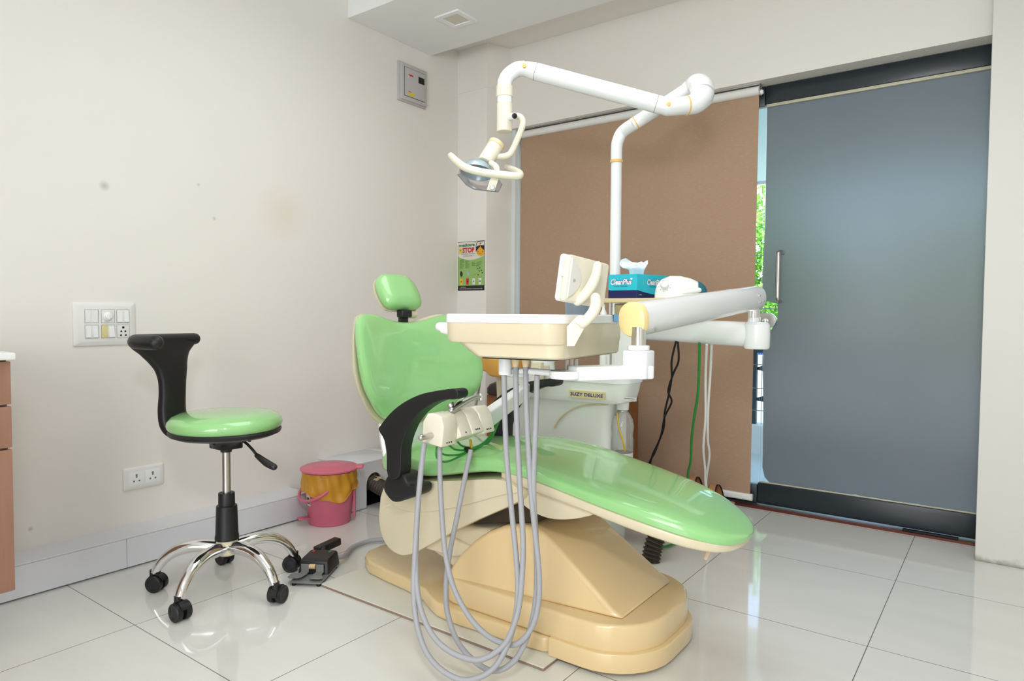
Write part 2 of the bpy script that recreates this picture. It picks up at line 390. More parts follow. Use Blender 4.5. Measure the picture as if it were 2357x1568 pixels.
def rrect(x0, y0, x1, y1, r, n=6):
    rs = r if isinstance(r, (list, tuple)) else [r]*4; out = []
    for (cx, cy, a0, rr) in ((x1-rs[0], y1-rs[0], 0, rs[0]), (x0+rs[1], y1-rs[1], PI/2, rs[1]), (x0+rs[2], y0+rs[2], PI, rs[2]), (x1-rs[3], y0+rs[3], 1.5*PI, rs[3])):
        for k in range(n+1): a = a0+PI/2*k/n; out.append((cx+rr*math.cos(a), cy+rr*math.sin(a)))
    return out
def sring(cx, cy, z, hx, hy, e=4.0, n=48):
    out = []
    for i in range(n):
        a = 2*PI*i/n; c, s_ = math.cos(a), math.sin(a)
        out.append(Vector((cx+hx*math.copysign(abs(c)**(2/e), c), cy+hy*math.copysign(abs(s_)**(2/e), s_), z)))
    return out
ORG = {}
def link(name, mb, m, parent=None, sharp=35, flat=False):
    org = ORG.get(parent, Vector((0, 0, 0))) if parent else Vector((0, 0, 0))
    if parent is None:
        lo = [min(v[i] for v in mb.v) for i in range(3)]; hi = [max(v[i] for v in mb.v) for i in range(3)]
        org = Vector(((lo[0]+hi[0])/2, (lo[1]+hi[1])/2, lo[2]))
    me = bpy.data.meshes.new(name); me.from_pydata([tuple(v-org) for v in mb.v], [], mb.f); me.validate(); me.update()
    bm = bmesh.new(); bm.from_mesh(me); bmesh.ops.recalc_face_normals(bm, faces=bm.faces); bm.to_mesh(me); bm.free()
    if not flat:
        me.polygons.foreach_set('use_smooth', [True]*len(me.polygons)); me.set_sharp_from_angle(angle=math.radians(sharp))
    me.materials.append(m)
    o = bpy.data.objects.new(name, me); COL.objects.link(o)
    if parent: o.parent = parent; ORG[o] = org
    else: o.location = org; ORG[o] = org
    return o
def tag(o, label, cat, group=None):
    o['label'] = label; o['category'] = cat
    if group: o['group'] = group
    return o
def thing(name, label, cat, loc, group=None):
    o = bpy.data.objects.new(name, None); COL.objects.link(o); o.location = loc; o.empty_display_size = 0.05
    ORG[o] = Vector(loc); return tag(o, label, cat, group)
def struct(name, mb, m, sharp=35):
    o = link(name, mb, m, None, sharp); o['kind'] = 'structure'; return o
def plabel(o, t): o['label'] = t; return o
def text_mb(txt, origin, xdir, updir, width, height, depth=0.0006, bold=0.0, shear=0.0):
    cu = bpy.data.curves.new('lettering', 'FONT'); cu.body = txt; cu.size = 1.0; cu.offset = bold; cu.shear = shear; cu.resolution_u = 3
    o = bpy.data.objects.new('lettering', cu); COL.objects.link(o); bpy.context.view_layer.update()
    me = bpy.data.meshes.new_from_object(o.evaluated_get(bpy.context.evaluated_depsgraph_get()))
    vs = [v.co.copy() for v in me.vertices]; fs = [tuple(p.vertices) for p in me.polygons]
    bpy.data.objects.remove(o); bpy.data.curves.remove(cu); bpy.data.meshes.remove(me)
    x0 = min(v.x for v in vs); x1 = max(v.x for v in vs); y0 = min(v.y for v in vs); y1 = max(v.y for v in vs)
    X = Vector(xdir).normalized(); U = Vector(updir).normalized(); N = X.cross(U)
    mb = MB(); P = [Vector(origin)+X*((v.x-x0)/(x1-x0)*width)+U*((v.y-y0)/(y1-y0)*height)+N*depth for v in vs]
    mb.add(P, fs); return mb
def flatpoly(pts2, origin, xdir, updir, depth):
    X = Vector(xdir).normalized(); U = Vector(updir).normalized(); N = X.cross(U); O = Vector(origin); n = len(pts2)
    mb = MB(); a = [O+X*p[0]+U*p[1] for p in pts2]; b = [q+N*depth for q in a]
    mb.add(a+b, [tuple(range(n-1, -1, -1)), tuple(range(n, 2*n))]+[(i, (i+1) % n, n+(i+1) % n, n+i) for i in range(n)]); return mb
def circ(cx, cy, r, n=20, sx=1.0): return [(cx+r*sx*math.cos(2*PI*i/n), cy+r*math.sin(2*PI*i/n)) for i in range(n)]

# ================================================================ SETTING
XW = -0.145            # left wall
YL, YG = 3.29, 3.40    # lintel face, glass line
ZS, ZU, ZC = 2.436, 2.535, 2.64
struct('floor', MB().bx((-0.3, -2.3, -0.08), (4.5, 3.36, 0.0)), FLOOR)
struct('wall_left', MB().bx((XW-0.12, -2.3, 0), (XW, 3.6, ZC+0.1)), WALL)
struct('wall_right', MB().bx((4.4, -2.3, 0), (4.5, 3.3, ZC+0.1)), WALL)
struct('wall_front', MB().bx((XW, -2.3, 0), (4.4, -2.2, ZC+0.1)), WALL)
struct('ceiling', MB().bx((XW, -2.3, ZC), (4.4, 2.29, ZC+0.1)), CEIL)
struct('trim_1', MB().bx((XW, 2.29, ZS), (4.4, 2.90, ZC+0.1), 0.002, 1), CEIL)          # dropped soffit band
struct('trim_2', MB().bx((XW, 2.90, ZU), (4.4, 3.5, ZC+0.1)), WALL)                      # slab over the window
struct('wall_back', MB().bx((0.10, YL, 2.06), (4.4, 3.52, ZU)), WALL)
def pier_mat():
    m = mat('cream_wall_paint_scuffed', srgb(229, 228, 222), 0.5, var=0.012, scale=1.2, bump=0.05, bscale=60)
    nt = m.node_tree; b = nt.nodes['Principled BSDF']; src = b.inputs['Base Color'].links[0].from_socket
    g = nt.nodes.new('ShaderNodeNewGeometry'); sp = nt.nodes.new('ShaderNodeSeparateXYZ'); nt.links.new(g.outputs['Position'], sp.inputs[0])
    nz = nt.nodes.new('ShaderNodeTexNoise'); nz.inputs['Scale'].default_value = 28; nz.inputs['Detail'].default_value = 5; nt.links.new(g.outputs['Position'], nz.inputs['Vector'])
    a = nt.nodes.new('ShaderNodeMath'); a.operation = 'MULTIPLY_ADD'; a.inputs[1].default_value = -16.0; a.inputs[2].default_value = 0.25; nt.links.new(sp.outputs['Z'], a.inputs[0])
    c = nt.nodes.new('ShaderNodeMath'); c.operation = 'ADD'; nt.links.new(a.outputs[0], c.inputs[0]); nt.links.new(nz.outputs['Fac'], c.inputs[1])
    r = nt.nodes.new('ShaderNodeMapRange'); r.inputs['From Min'].default_value = 0.35; r.inputs['From Max'].default_value = 0.7; r.inputs['To Max'].default_value = 0.75; nt.links.new(c.outputs[0], r.inputs['Value'])
    mx = nt.nodes.new('ShaderNodeMix'); mx.data_type = 'RGBA'; nt.links.new(r.outputs[0], mx.inputs['Factor']); nt.links.new(src, mx.inputs['A']); mx.inputs['B'].default_value = srgb(150, 142, 120)
    nt.links.new(mx.outputs['Result'], b.inputs['Base Color']); return m
struct('wall_back_right', MB().bx((2.504, 3.165, 0), (4.4, 3.6, ZC+0.1), 0.004, 2), pier_mat())
colp = [(XW-0.05, 3.14), (0.08, 3.14), (0.137, YL), (0.137, 3.52), (XW-0.05, 3.52)]
struct('column_1', MB().prism(colp, 0, 2.279).prism([(XW-0.05, 3.137), (0.081, 3.137), (0.140, YL), (0.140, 3.5), (XW-0.05, 3.5)], 2.279, ZU), WALL)
# boxed service duct along the foot of the left wall: front face, ledge, panel joints
d = MB().bx((XW, -2.2, 0.004), (-0.012, 1.93, 0.112)).bx((XW, -2.2, 0.1125), (0.0, 1.935, 0.118), 0.001, 1)
yj = [-2.2, -0.85, 0.35, 1.135, 1.93]
for i in range(4): d.bx((-0.012, yj[i]+0.0009, 0.006), (0.0, yj[i+1]-0.0009, 0.1117), 0.0006, 1)
struct('baseboard_left', d, DUCT)
struct('trim_3', MB().bx((0.137, 3.36, -0.01), (2.504, 3.58, 0.011)), REDF)              # granite threshold

# fixed glazing behind the blind
win = struct('window_1', MB().bx((0.145, YG, 0.11), (1.602, YG+0.01, 1.975)), GLASS)
def spart(n, mb, m, p, s=35): return link(n, mb, m, p, s)
spart('bottom_rail', MB().bx((0.137, YG-0.012, 0.016), (1.603, YG+0.03, 0.112), 0.003), RAIL, win)
spart('top_rail', MB().bx((0.137, YG-0.012, 1.965), (1.603, YG+0.03, 2.06), 0.003), RAIL, win)
spart('side_frame', MB().bx((0.137, YL+0.02, 0.0), (0.165, YG-0.013, 2.059), 0.002).bx((0.145, YG-0.012, 0.112), (0.172, YG+0.02, 1.965), 0.002), OUTW, win)
spart('strike_plate', MB().prism([(-0.001, -0.036), (-0.001, 0.036)] + [(-0.03-0.012*math.cos(PI*k/8-PI/2)*0.5, 0.036*math.cos(PI*k/8)) for k in range(9)], 0, 0.014, frame((1.603, YG-0.0005, 0.925), (1, 0, 0), (0, -1, 0)), 0.002), STEEL, win)

door = struct('door_1', MB().bx((1.612, YG, 0.12), (2.53, YG+0.01, 1.98)), GLASS)
spart('bottom_rail', MB().bx((1.606, YG-0.014, 0.021), (2.53, YG+0.032, 0.124), 0.005), RAIL, door)
spart('top_rail', MB().bx((1.606, YG-0.014, 1.972), (2.53, YG+0.032, 2.058), 0.005), RAIL, door)
fl = [(1766, 243), (1765, 330), (1761, 520), (1757, 600), (1755, 690), (1790, 700), (1790, 738), (1772, 765), (1758, 790), (1756, 830), (1757, 950), (1756, 1050), (1755, 1075), (1760, 1098), (1772, 1112), (1800, 1119)]
rnd = random.Random(3)
fp = [at_y(a, b, YG) for a, b in fl]; poly = [(p.x, p.z) for p in fp]
for k in range(1, 26): poly.append((1.66+0.87*k/25, 0.128+rnd.uniform(-0.003, 0.005)))
poly += [(2.53, 1.960), (2.3, 1.964), (1.9, 1.960)]
spart('frosted_film', flatpoly(poly, (0, YG-0.0002, 0), (1, 0, 0), (0, 0, 1), 0.0011), FROST, door)
spart('sealant_line', MB().bx((1.612, YG-0.0135, 1.957), (2.53, YG-0.001, 1.9718), 0.003).bx((1.612, YG-0.006, 0.1242), (2.53, YG-0.001, 0.131), 0.002), SEAL, door)
ph = [at_y(1800, 582, YG).z, at_y(1800, 692, YG).z]; px_ = at_y(1800, 640, YG).x
hx = [at_y(1791, 640, YG-0.05).x][0]
spart('pull_handle', MB().tube([(hx+0.006, YG, ph[0]), (hx+0.004, YG-0.03, ph[0]), (hx, YG-0.047, ph[0]-0.008), (hx, YG-0.05, ph[0]-0.03), (hx, YG-0.05, ph[1]+0.03), (hx, YG-0.047, ph[1]+0.008), (hx+0.004, YG-0.03, ph[1]), (hx+0.006, YG, ph[1])], 0.0115, 16, 5), STEEL, door)
lk = spart('lock_body', MB().prism([(0.001, 0.036), (0.001, -0.036)] + [(0.038+0.036*math.cos(a), 0.036*math.sin(a)) for a in [(-PI/2)+PI*k/14 for k in range(15)]], 0, 0.022, frame((1.606, YG-0.0012, 0.925), (1, 0, 0), (0, -1, 0)), 0.002), STEEL, door)
spart('lock_knob', MB().lathe([(0.013, 0), (0.013, 0.01), (0.010, 0.022), (0.004, 0.024)], frame((1.630, YG-0.023, 0.923), (1, 0, 0), (0, -1, 0)), 16), CHROME, lk)
spart('floor_spring_plate', MB().bx((2.235, YG-0.036, 0.0112), (2.44, YG-0.012, 0.02), 0.002), BLACKM, door)

# ---------------------------------------------------------------- outdoors, beyond the glass
struct('balcony_floor', MB().bx((-3, 3.58, -0.12), (6, 4.9, -0.03)), TILEO)
struct('balcony_kerb', MB().bx((-3, 4.87, -0.12), (6, 5.02, 0.17), 0.004), OUTW)
struct('balcony_canopy', MB().bx((-4, 3.6, 2.30), (7, 6.97, 2.42)), CANOPY)
struct('canopy_fascia', MB().bx((-4, 6.97, 2.27), (7, 7.03, 2.45)), OUTW)
struct('ground', MB().bx((-14, 5.02, -0.5), (16, 24, -0.4)), GRASS)
rl = thing('balcony_railing', 'slate grey steel balcony railing on the white kerb outside the glass', 'railing', (1.1, 4.95, 0.17))
for k in range(-3, 5):
    x = 1.12+0.95*k
    link('post', MB().bx((x-0.018, 4.93, 0.171), (x+0.018, 4.966, 1.0), 0.003), STEELB, rl)
    for z in (0.30, 0.52): link('bracket', MB().prism([(0, 0), (0.09, 0.03), (0.11, 0.0), (0.09, -0.03), (0, -0.02)], -0.006, 0.006, frame((x+0.018, 4.945, z+0.06), (1, 0, 0), (0, -1, 0)), 0.002), STEELB, rl)
link('top_rail', MB().bx((-2.5, 4.925, 0.685), (5.5, 4.971, 0.725), 0.004), STEELB, rl)
for z in (0.27, 0.43, 0.60, 0.85, 1.0, 1.22, 1.38): link('wire', MB().tube([(-2.5, 4.93, z), (5.5, 4.93, z)], 0.003, 6), ALU, rl)
link('mast', MB().tube([(-2.5, 4.95, 1.0), (-2.5, 4.95, 2.299)], 0.012, 8), STEELB, rl)
tag(link('garden_wall', MB().bx((-4, 8.0, -0.45), (5, 8.12, 0.46)).bx((-4.02, 7.98, 0.46), (5.02, 8.14, 0.50), 0.004), OUTW), 'low white garden wall under the trees outside', 'wall')
tag(link('tarpaulin', MB().prism(spoly([(0, 0), (0.9, 0), (0.92, 0.15), (0.5, 0.26), (0.05, 0.22)]), 0, 0.10, frame((-0.30, 8.11, 0.502), (1, 0, 0), (0, -1, 0)), 0.02), TARP), 'folded blue tarpaulin on the garden wall beyond the balcony railing', 'tarpaulin')
def tree(loc, blobs, seed, label, n=1900):
    r = random.Random(seed); t = thing('tree', label, 'tree', loc)
    link('trunk', MB().tube([loc, (loc[0]+0.05, loc[1], loc[2]+0.7), (loc[0], loc[1]+0.03, loc[2]+1.6)], [0.11, 0.07], 10, 4), BARK, t)
    m = MB(); vs = []; fs = []
    for (bx_, by, bz, br) in blobs:
        for k in range(n):
            dv = Vector((r.gauss(0, 1), r.gauss(0, 1), r.gauss(0, 1))).normalized()*br*(r.random()**0.4)
            c = Vector(loc)+Vector((bx_, by, bz))+dv
            a = Vector((r.gauss(0, 1), r.gauss(0, 1), r.gauss(0, 1))).normalized(); b = a.orthogonal().normalized(); s_ = r.uniform(0.032, 0.060); o = len(vs)
            vs += [c-a*s_, c+b*s_*0.45, c+a*s_, c-b*s_*0.45]; fs.append((o, o+1, o+2, o+3))
    m.add(vs, fs); f = link('foliage', m, LEAF, t, flat=True); f['kind'] = 'stuff'
B1 = [(0, 0, 1.2, 0.7), (0.5, 0.2, 1.8, 0.7), (-0.5, 0.1, 1.9, 0.7), (0.1, 0, 2.5, 0.7), (0.2, 0.3, 0.6, 0.6)]
tree((-0.25, 9.0, -0.45), B1, 1, 'bright green leafy tree seen through the slit between blind and door')
tree((2.2, 11.6, -0.45), B1, 2, 'green tree behind the frosted door, nearest its handle side')
tree((-3.2, 11.0, -0.45), B1, 3, 'green tree outdoors hidden behind the brown blind', 900)

# ================================================================ THINGS ON THE WALLS AND CEILING
# floating drawer cabinet and its worktop at the far left
xf = 0.40
ye = at_x(30, 1100, xf).y
zt = at_x(23, 829, xf).z; z1 = at_x(27, 933, xf).z; z2 = at_x(30, 1032, xf).z; zb = at_x(38, 1358, xf).z
cab = thing('drawer_cabinet', 'brown wood drawer cabinet cut off by the left edge of the photo', 'cabinet', (0.15, ye-0.4, zb))
link('carcass', MB().bx((XW+0.002, ye-0.9, zb+0.012), (xf-0.02, ye-0.004, zt), 0.001), WOOD, cab)
for a, b in ((zt-0.004, z1+0.003), (z1-0.003, z2+0.003), (z2-0.003, zb)):
    dr = link('drawer_front', MB().bx((xf-0.019, ye-0.9, b), (xf, ye, a), 0.0015), WOOD, cab)
tag(link('worktop', MB().bx((XW+0.001, ye-0.95, zt+0.0008), (xf+0.02, at_x(37, 820, xf+0.02).y, zt+0.021), 0.004), WHITE), 'white worktop slab on the brown drawer cabinet', 'worktop')

def wall_pt(px, py): return at_x(px, py, XW)
# big switch board
a = wall_pt(166, 696); b = wall_pt(310, 795); y0, y1, zt_, zb_ = a.y, b.y, (a.z+wall_pt(310, 698).z)/2, (b.z+wall_pt(166, 795).z)/2
W_, H_ = y1-y0, zt_-zb_
sw = thing('switch_board', 'white wall switch board with nine modules above the green stool', 'switch', (XW, (y0+y1)/2, zb_))
def plate_mb(y0, y1, z0, z1, t, inset):
    r0 = [Vector((XW, y, z)) for y, z in rrect(y0, z0, y1, z1, 0.006)]
    r1 = [Vector((XW+t*0.45, y, z)) for y, z in rrect(y0, z0, y1, z1, 0.006)]
    r2 = [Vector((XW+t, y, z)) for y, z in rrect(y0+inset, z0+inset, y1-inset, z1-inset, 0.008)]
    return MB().loft([r0, r1, r2])
link('face_plate', plate_mb(y0, y1, zb_, zt_, 0.012, 0.014), WPLAST, sw)
XP = XW+0.0121
def U(u): return y0+W_*u
def V(v): return zt_-H_*v
cols = [(0.165, 0.385), (0.425, 0.645), (0.675, 0.89)]; rows = [(0.16, 0.475), (0.52, 0.83)]
def rocker(ua, ub, v0, v1, tilt):
    yy0, yy1, zz0, zz1 = U(ua), U(ub), V(v1), V(v0)
    t0, t1 = (0.001, 0.005) if tilt else (0.0035, 0.001)
    m = MB(); m.add([(XP, yy0, zz0), (XP, yy1, zz0), (XP, yy1, zz1), (XP, yy0, zz1), (XP+t1, yy0, zz0+0.001), (XP+t1, yy1, zz0+0.001), (XP+t0, yy1, zz1), (XP+t0, yy0, zz1)],
          [(0, 1, 2, 3), (4, 7, 6, 5), (0, 4, 5, 1), (1, 5, 6, 2), (2, 6, 7, 3), (3, 7, 4, 0)])
    return link('rocker_switch', m, WHITE, sw)
def bezel(ua, ub, v0, v1):
    m = MB(); yy0, yy1, zz0, zz1 = U(ua), U(ub), V(v1), V(v0); q = 0.0009
    m.bx((XP-0.001, yy0, zz0), (XP+0.0004, yy0+q, zz1)).bx((XP-0.001, yy1-q, zz0), (XP+0.0004, yy1, zz1)).bx((XP-0.001, yy0, zz0), (XP+0.0004, yy1, zz0+q)).bx((XP-0.001, yy0, zz1-q), (XP+0.0004, yy1, zz1))
    return m
for r in range(2):
    for c in range(3):
        ua, ub = cols[c]; v0, v1 = rows[r]; link('module_seam', bezel(ua, ub, v0, v1), GINK, sw)
        um = (ua+ub)/2
        if (r, c) == (0, 1):
            kb = link('fan_regulator', MB().lathe([(0.0165, 0), (0.016, 0.004), (0.012, 0.006), (0.0118, 0.011), (0.009, 0.013)], frame((XP, U(um), V((v0+v1)/2)), (0, 1, 0), (1, 0, 0)), 24).box((XP+0.011, U(um), V((v0+v1)/2)), (0.008, 0.006, 0.024), None, 0.002), WHITE, sw)
        elif (r, c) == (1, 2):
            so = link('power_socket', MB().bx((XP-0.001, U(ua)+0.001, V(v1)+0.001), (XP+0.001, U(ub)-0.001, V(v0)-0.001), 0.0005), WPLAST, sw)
            m = MB()
            for du, dv, rr in ((0, -0.3, 0.0045), (-0.16, 0.0, 0.0034), (0.16, 0.0, 0.0034), (-0.19, 0.3, 0.0034), (0.19, 0.3, 0.0034)):
                m.lathe([(rr, 0), (rr, 0.0004)], frame((XP+0.001, U(um+du*(ub-ua)), V((v0+v1)/2+dv*(v1-v0))), (0, 1, 0), (1, 0, 0)), 16)
            link('pin_holes', m, BLACKM, so)
        elif (r, c) == (1, 1):
            plabel(link('blank_insert', MB().bx((XP-0.001, U(ua)+0.001, V(v1)+0.001), (XP+0.0012, U(um)-0.001, V(v0)-0.001), 0.0004), LABELY, sw), 'yellowed blank insert')
            rocker(um+0.012, ub-0.008, v0+0.02, v1-0.02, True)
        else:
            for q in (0, 1): rocker(ua+0.018+q*0.11, ua+0.093+q*0.11, v0+0.02, v1-0.02, (r, c) != (0, 0))
# low double socket
pts = [wall_pt(282, 1079), wall_pt(375, 1065), wall_pt(375, 1113), wall_pt(284, 1132)]
y0, y1 = pts[0].y, pts[1].y; z1 = (pts[0].z+pts[1].z)/2; z0 = (pts[2].z+pts[3].z)/2
so = thing('socket_plate', 'white double socket plate low on the wall behind the stool column', 'socket', (XW, (y0+y1)/2, z0))
link('face_plate', plate_mb(y0, y1, z0, z1, 0.011, 0.008), WPLAST, so)
for s in (0.30, 0.70):
    yc = y0+(y1-y0)*s; hw = (y1-y0)*0.18
    md = link('socket_module', MB().bx((XP-0.003, yc-hw, z0+0.017), (XP, yc+hw, z1-0.017), 0.0008), WHITE, so)
    m = MB()
    for du, dv, rr in ((0, 0.013, 0.0042), (0, 0.006, 0.0035), (-0.010, -0.010, 0.0036), (0.010, -0.010, 0.0036)):
        m.lathe([(rr, 0), (rr, 0.0005)], frame((XP, yc+du, (z0+z1)/2+dv), (0, 1, 0), (1, 0, 0)), 14)
    link('pin_holes', m, GINK, md)
# distribution board
ya, yb = wall_pt(918, 150).y, wall_pt(976, 245).y; za, zb2 = wall_pt(918, 143).z, wall_pt(977, 248).z
ya, yb, zb2, za = 2.645, 2.842, 2.125, 2.322
pn = thing('distribution_board', 'grey metal electrical distribution board high on the wall near the corner', 'electrical panel', (XW, (ya+yb)/2, zb2))
link('frame', MB().bx((XW, ya-0.012, zb2-0.008), (XW+0.012, yb+0.008, za+0.008), 0.003).bx((XW+0.0, ya, zb2), (XW+0.026, yb, za), 0.003), PANEL, pn)
dm = link('door', MB().bx((XW+0.0262, ya+0.020, zb2+0.022), (XW+0.029, yb-0.020, za-0.022), 0.001), PANEL, pn)
link('door_seam', MB().bx((XW+0.0255, ya+0.0175, zb2+0.0195), (XW+0.0266, yb-0.0175, za-0.0195)), INK, pn)
plabel(link('window', MB().bx((XW+0.0288, yb-0.072, za-0.083), (XW+0.0302, yb-0.026, za-0.048), 0.0005), BLACKM, dm), 'dark viewing window')
plabel(link('red_mark', MB().bx((XW+0.0288, ya+0.047, za-0.062), (XW+0.0293, ya+0.055, za-0.053)).bx((XW+0.0288, ya+0.058, za-0.063), (XW+0.0293, ya+0.083, za-0.054)), RINK, dm), 'red maker mark')
plabel(link('warning_sticker', MB().bx((XW+0.0288, ya+0.045, zb2+0.028), (XW+0.0294, ya+0.095, zb2+0.044)), YINK, dm), 'yellow warning sticker')
link('sticker_mark', MB().bx((XW+0.0288, ya+0.045, zb2+0.046), (XW+0.0293, ya+0.066, zb2+0.050)), RINK, dm)
# ceiling downlight
dl = thing('downlight', 'square recessed downlight in the soffit', 'ceiling light', (0.298, 2.614, ZS))
q = [rrect(0.298-h, 2.614-h, 0.298+h, 2.614+h, 0.002, 2) for h in (0.079, 0.077, 0.051, 0.049)]
link('frame', MB().loft([[Vector((x, y, z)) for x, y in p] for p, z in zip(q, (ZS+0.001, ZS-0.007, ZS-0.007, ZS-0.0005))], caps=False), WHITE, dl)
link('diffuser', MB().bx((0.298-0.0495, 2.614-0.0495, ZS-0.0025), (0.298+0.0495, 2.614+0.0495, ZS+0.001)), mat('frosted_diffuser', srgb(222, 218, 205), 0.6), dl)
# poster on the pillar
YP = 3.1395
PX0, PX1, PZ0, PZ1 = -0.138, 0.066, 1.092, 1.383
PW_, PH_ = PX1-PX0, PZ1-PZ0
po = thing('poster', 'green and white waste sorting poster on the corner pillar', 'poster', (PX0+PW_/2, YP, PZ0))
def PT(u, v): return Vector((PX0+PW_*u, YP, PZ1-PH_*v))
def pp(name, pts, m, layer, parent=po): return link(name, flatpoly([(PW_*u, -PH_*v) for u, v in pts], (PX0, YP-0.0004*layer, PZ1), (1, 0, 0), (0, 0, 1), 0.0003), m, parent)
def ptext(name, t, u, v, wu, hv, m, layer=4, bold=0.0, parent=po): return link(name, text_mb(t, (PX0+PW_*u, YP-0.0004*layer, PZ1-PH_*v), (1, 0, 0), (0, 0, 1), PW_*wu, PH_*hv, 0.0002, bold), m, parent)
sheet = pp('sheet', [(-0.012, -0.008), (1.012, -0.008), (1.012, 1.008), (-0.012, 1.008)], INK, 0)
pp('green_field', [(0, 0), (1, 0), (1, 1), (0, 1)], PGREEN, 1)
pp('white_header', [(0, 0), (1, 0), (1, 0.30)] + [(1-0.05*k, 0.30+0.075*math.sin(PI*k/20)) for k in range(1, 20)] + [(0, 0.285)], PWHITE, 2)
pp('black_footer', [(0, 0.905), (1, 0.905), (1, 1), (0, 1)], INK, 2)
ptext('heading', 'medicare', 0.04, 0.095, 0.60, 0.065, GRINK, 4, 0.03)
ptext('stop_heading', 'STOP', 0.17, 0.225, 0.46, 0.11, RINK, 4, 0.045)
ptext('slogan', 'THINK BEFORE YOU THROW', 0.12, 0.258, 0.54, 0.02, INK)
ptext('slogan', 'HAZARDOUS WASTE', 0.2, 0.30, 0.38, 0.02, INK)
pp('biohazard_sign', [(0.03, 0.125), (0.14, 0.125), (0.14, 0.23), (0.03, 0.23)], YINK, 3)
pp('biohazard_mark', [(0.085+0.03*math.cos(2*PI*k/6+PI/6)*(1 if k % 2 else 0.4), 0.165+0.022*math.sin(2*PI*k/6+PI/6)*(1 if k % 2 else 0.4)) for k in range(6)], INK, 4)
nu = pp('nurse_cap', [(0.70, 0.10), (0.71, 0.05), (0.76, 0.015), (0.86, 0.002), (0.999, 0.004), (0.999, 0.11), (0.86, 0.09)], PWHITE, 4)
pp('cap_outline', [(0.685, 0.12), (0.70, 0.045), (0.75, 0.005), (0.86, 0.0), (0.999, 0.0), (0.999, 0.008), (0.86, 0.01), (0.76, 0.02), (0.715, 0.055), (0.705, 0.12)], INK, 5)
pp('nurse_hair', [(0.69, 0.12), (0.80, 0.085), (0.999, 0.09), (0.999, 0.20), (0.9, 0.14), (0.80, 0.14), (0.69, 0.215)], INK, 5)
pp('nurse_face', [(0.71, 0.20), (0.80, 0.15), (0.862, 0.098), (0.90, 0.14), (0.999, 0.19), (0.999, 0.285), (0.92, 0.305), (0.80, 0.295), (0.73, 0.26)], SKIN, 6)
pp('red_cross', [(0.845, 0.035), (0.87, 0.035), (0.87, 0.047), (0.895, 0.047), (0.895, 0.062), (0.87, 0.062), (0.87, 0.075), (0.845, 0.075), (0.845, 0.062), (0.82, 0.062), (0.82, 0.047), (0.845, 0.047)], RINK, 6)
pp('eyes', [(0.755, 0.215), (0.785, 0.205), (0.785, 0.222), (0.755, 0.23)], INK, 7); pp('eyes', [(0.935, 0.215), (0.965, 0.21), (0.965, 0.227), (0.935, 0.23)], INK, 7)
pp('mouth', [(0.82, 0.255), (0.90, 0.25), (0.90, 0.256), (0.82, 0.261)], INK, 7)
rr_ = random.Random(5)
for c, (u, v0, n) in enumerate(((0.06, 0.355, 14), (0.28, 0.39, 11), (0.53, 0.42, 6), (0.72, 0.42, 7))):
    for k in range(n):
        wd = rr_.uniform(0.09, 0.19); v = v0+k*0.0145
        pp('text_line', [(u, v), (u+wd, v), (u+wd, v+0.006), (u, v+0.006)], PINKG, 2)
for u, m2 in ((0.13, YINK), (0.37, RINK), (0.61, PWHITE), (0.85, PWHITE)):
    pp('waste_bin_picture', [(u-0.055, 0.755), (u+0.055, 0.755), (u+0.045, 0.885), (u-0.045, 0.885)], m2, 3)
    pp('arrow', [(u-0.012, 0.735), (u+0.012, 0.735), (u, 0.75)], INK, 3)
    pp('bin_emblem', circ(u, 0.82, 0.018, 10, 1.4), {0.13: RINK, 0.37: INK, 0.61: GINK, 0.85: NAVYT}[u], 4)
pp('waste_picture', spoly([(0.10, 0.60), (0.16, 0.62), (0.18, 0.68), (0.13, 0.72), (0.08, 0.67)]), CUSH, 3)
pp('waste_picture', spoly([(0.34, 0.60), (0.40, 0.60), (0.44, 0.67), (0.38, 0.70), (0.33, 0.66)]), REFL, 3)
pp('waste_picture', [(0.58, 0.69), (0.72, 0.655), (0.722, 0.66), (0.582, 0.695)], GINK, 3)
for a_, b_ in ((0.76, 0.56), (0.84, 0.55), (0.82, 0.61), (0.90, 0.60), (0.93, 0.65)): pp('waste_picture', circ(a_, b_, 0.014, 8, 1.5), INK, 3)
pp('waste_picture', circ(0.78, 0.69, 0.02, 8, 1.4), RINK, 3)
ptext('footer_lettering', 'medicare', 0.10, 0.945, 0.22, 0.022, PWHITE)
ptext('footer_lettering', 'WASTE CAN BE HAZARDOUS, HANDLE WITH CARE', 0.04, 0.985, 0.90, 0.024, PWHITE)

# ---------------------------------------------------------------- roller blind
bl = thing('roller_blind', 'brown fabric roller blind pulled down over the window', 'blind', (0.88, 3.34, 0.05))
xa, xb = 0.18, 1.588
link('fabric', MB().grid(lambda u, v: Vector((xa+(xb-0.004*(1-v)-xa)*u, 3.345+0.0015*math.sin(u*9), 0.07+1.965*v)), 30, 12).grid(lambda u, v: Vector((xa+(xb-0.004*(1-v)-xa)*u, 3.3465+0.0015*math.sin(u*9), 0.07+1.965*v)), 30, 12), BLINDM, bl)
link('roller_tube', MB().tube([(xa+0.008, 3.343, 2.030), (xb+0.004, 3.343, 2.030)], 0.0215, 24), WPLAST, bl)
link('head_rail', MB().bx((0.15, 3.325, 2.054), (xb+0.01, 3.362, 2.0605), 0.001).bx((0.15, 3.352, 2.03), (xb+0.01, 3.356, 2.056)), ALU, bl)
br = link('bracket', MB().bx((xb+0.0045, 3.325, 2.005), (xb+0.009, 3.362, 2.058), 0.001), ALU, bl)
link('end_plug', MB().lathe([(0.012, 0), (0.012, 0.006), (0.008, 0.012)], frame((xb+0.009, 3.342, 2.02), (0, 1, 0), (1, 0, 0)), 16), WHITE, br)
link('bracket', MB().bx((xa-0.002, 3.325, 2.005), (xa+0.003, 3.362, 2.058), 0.001), ALU, bl)
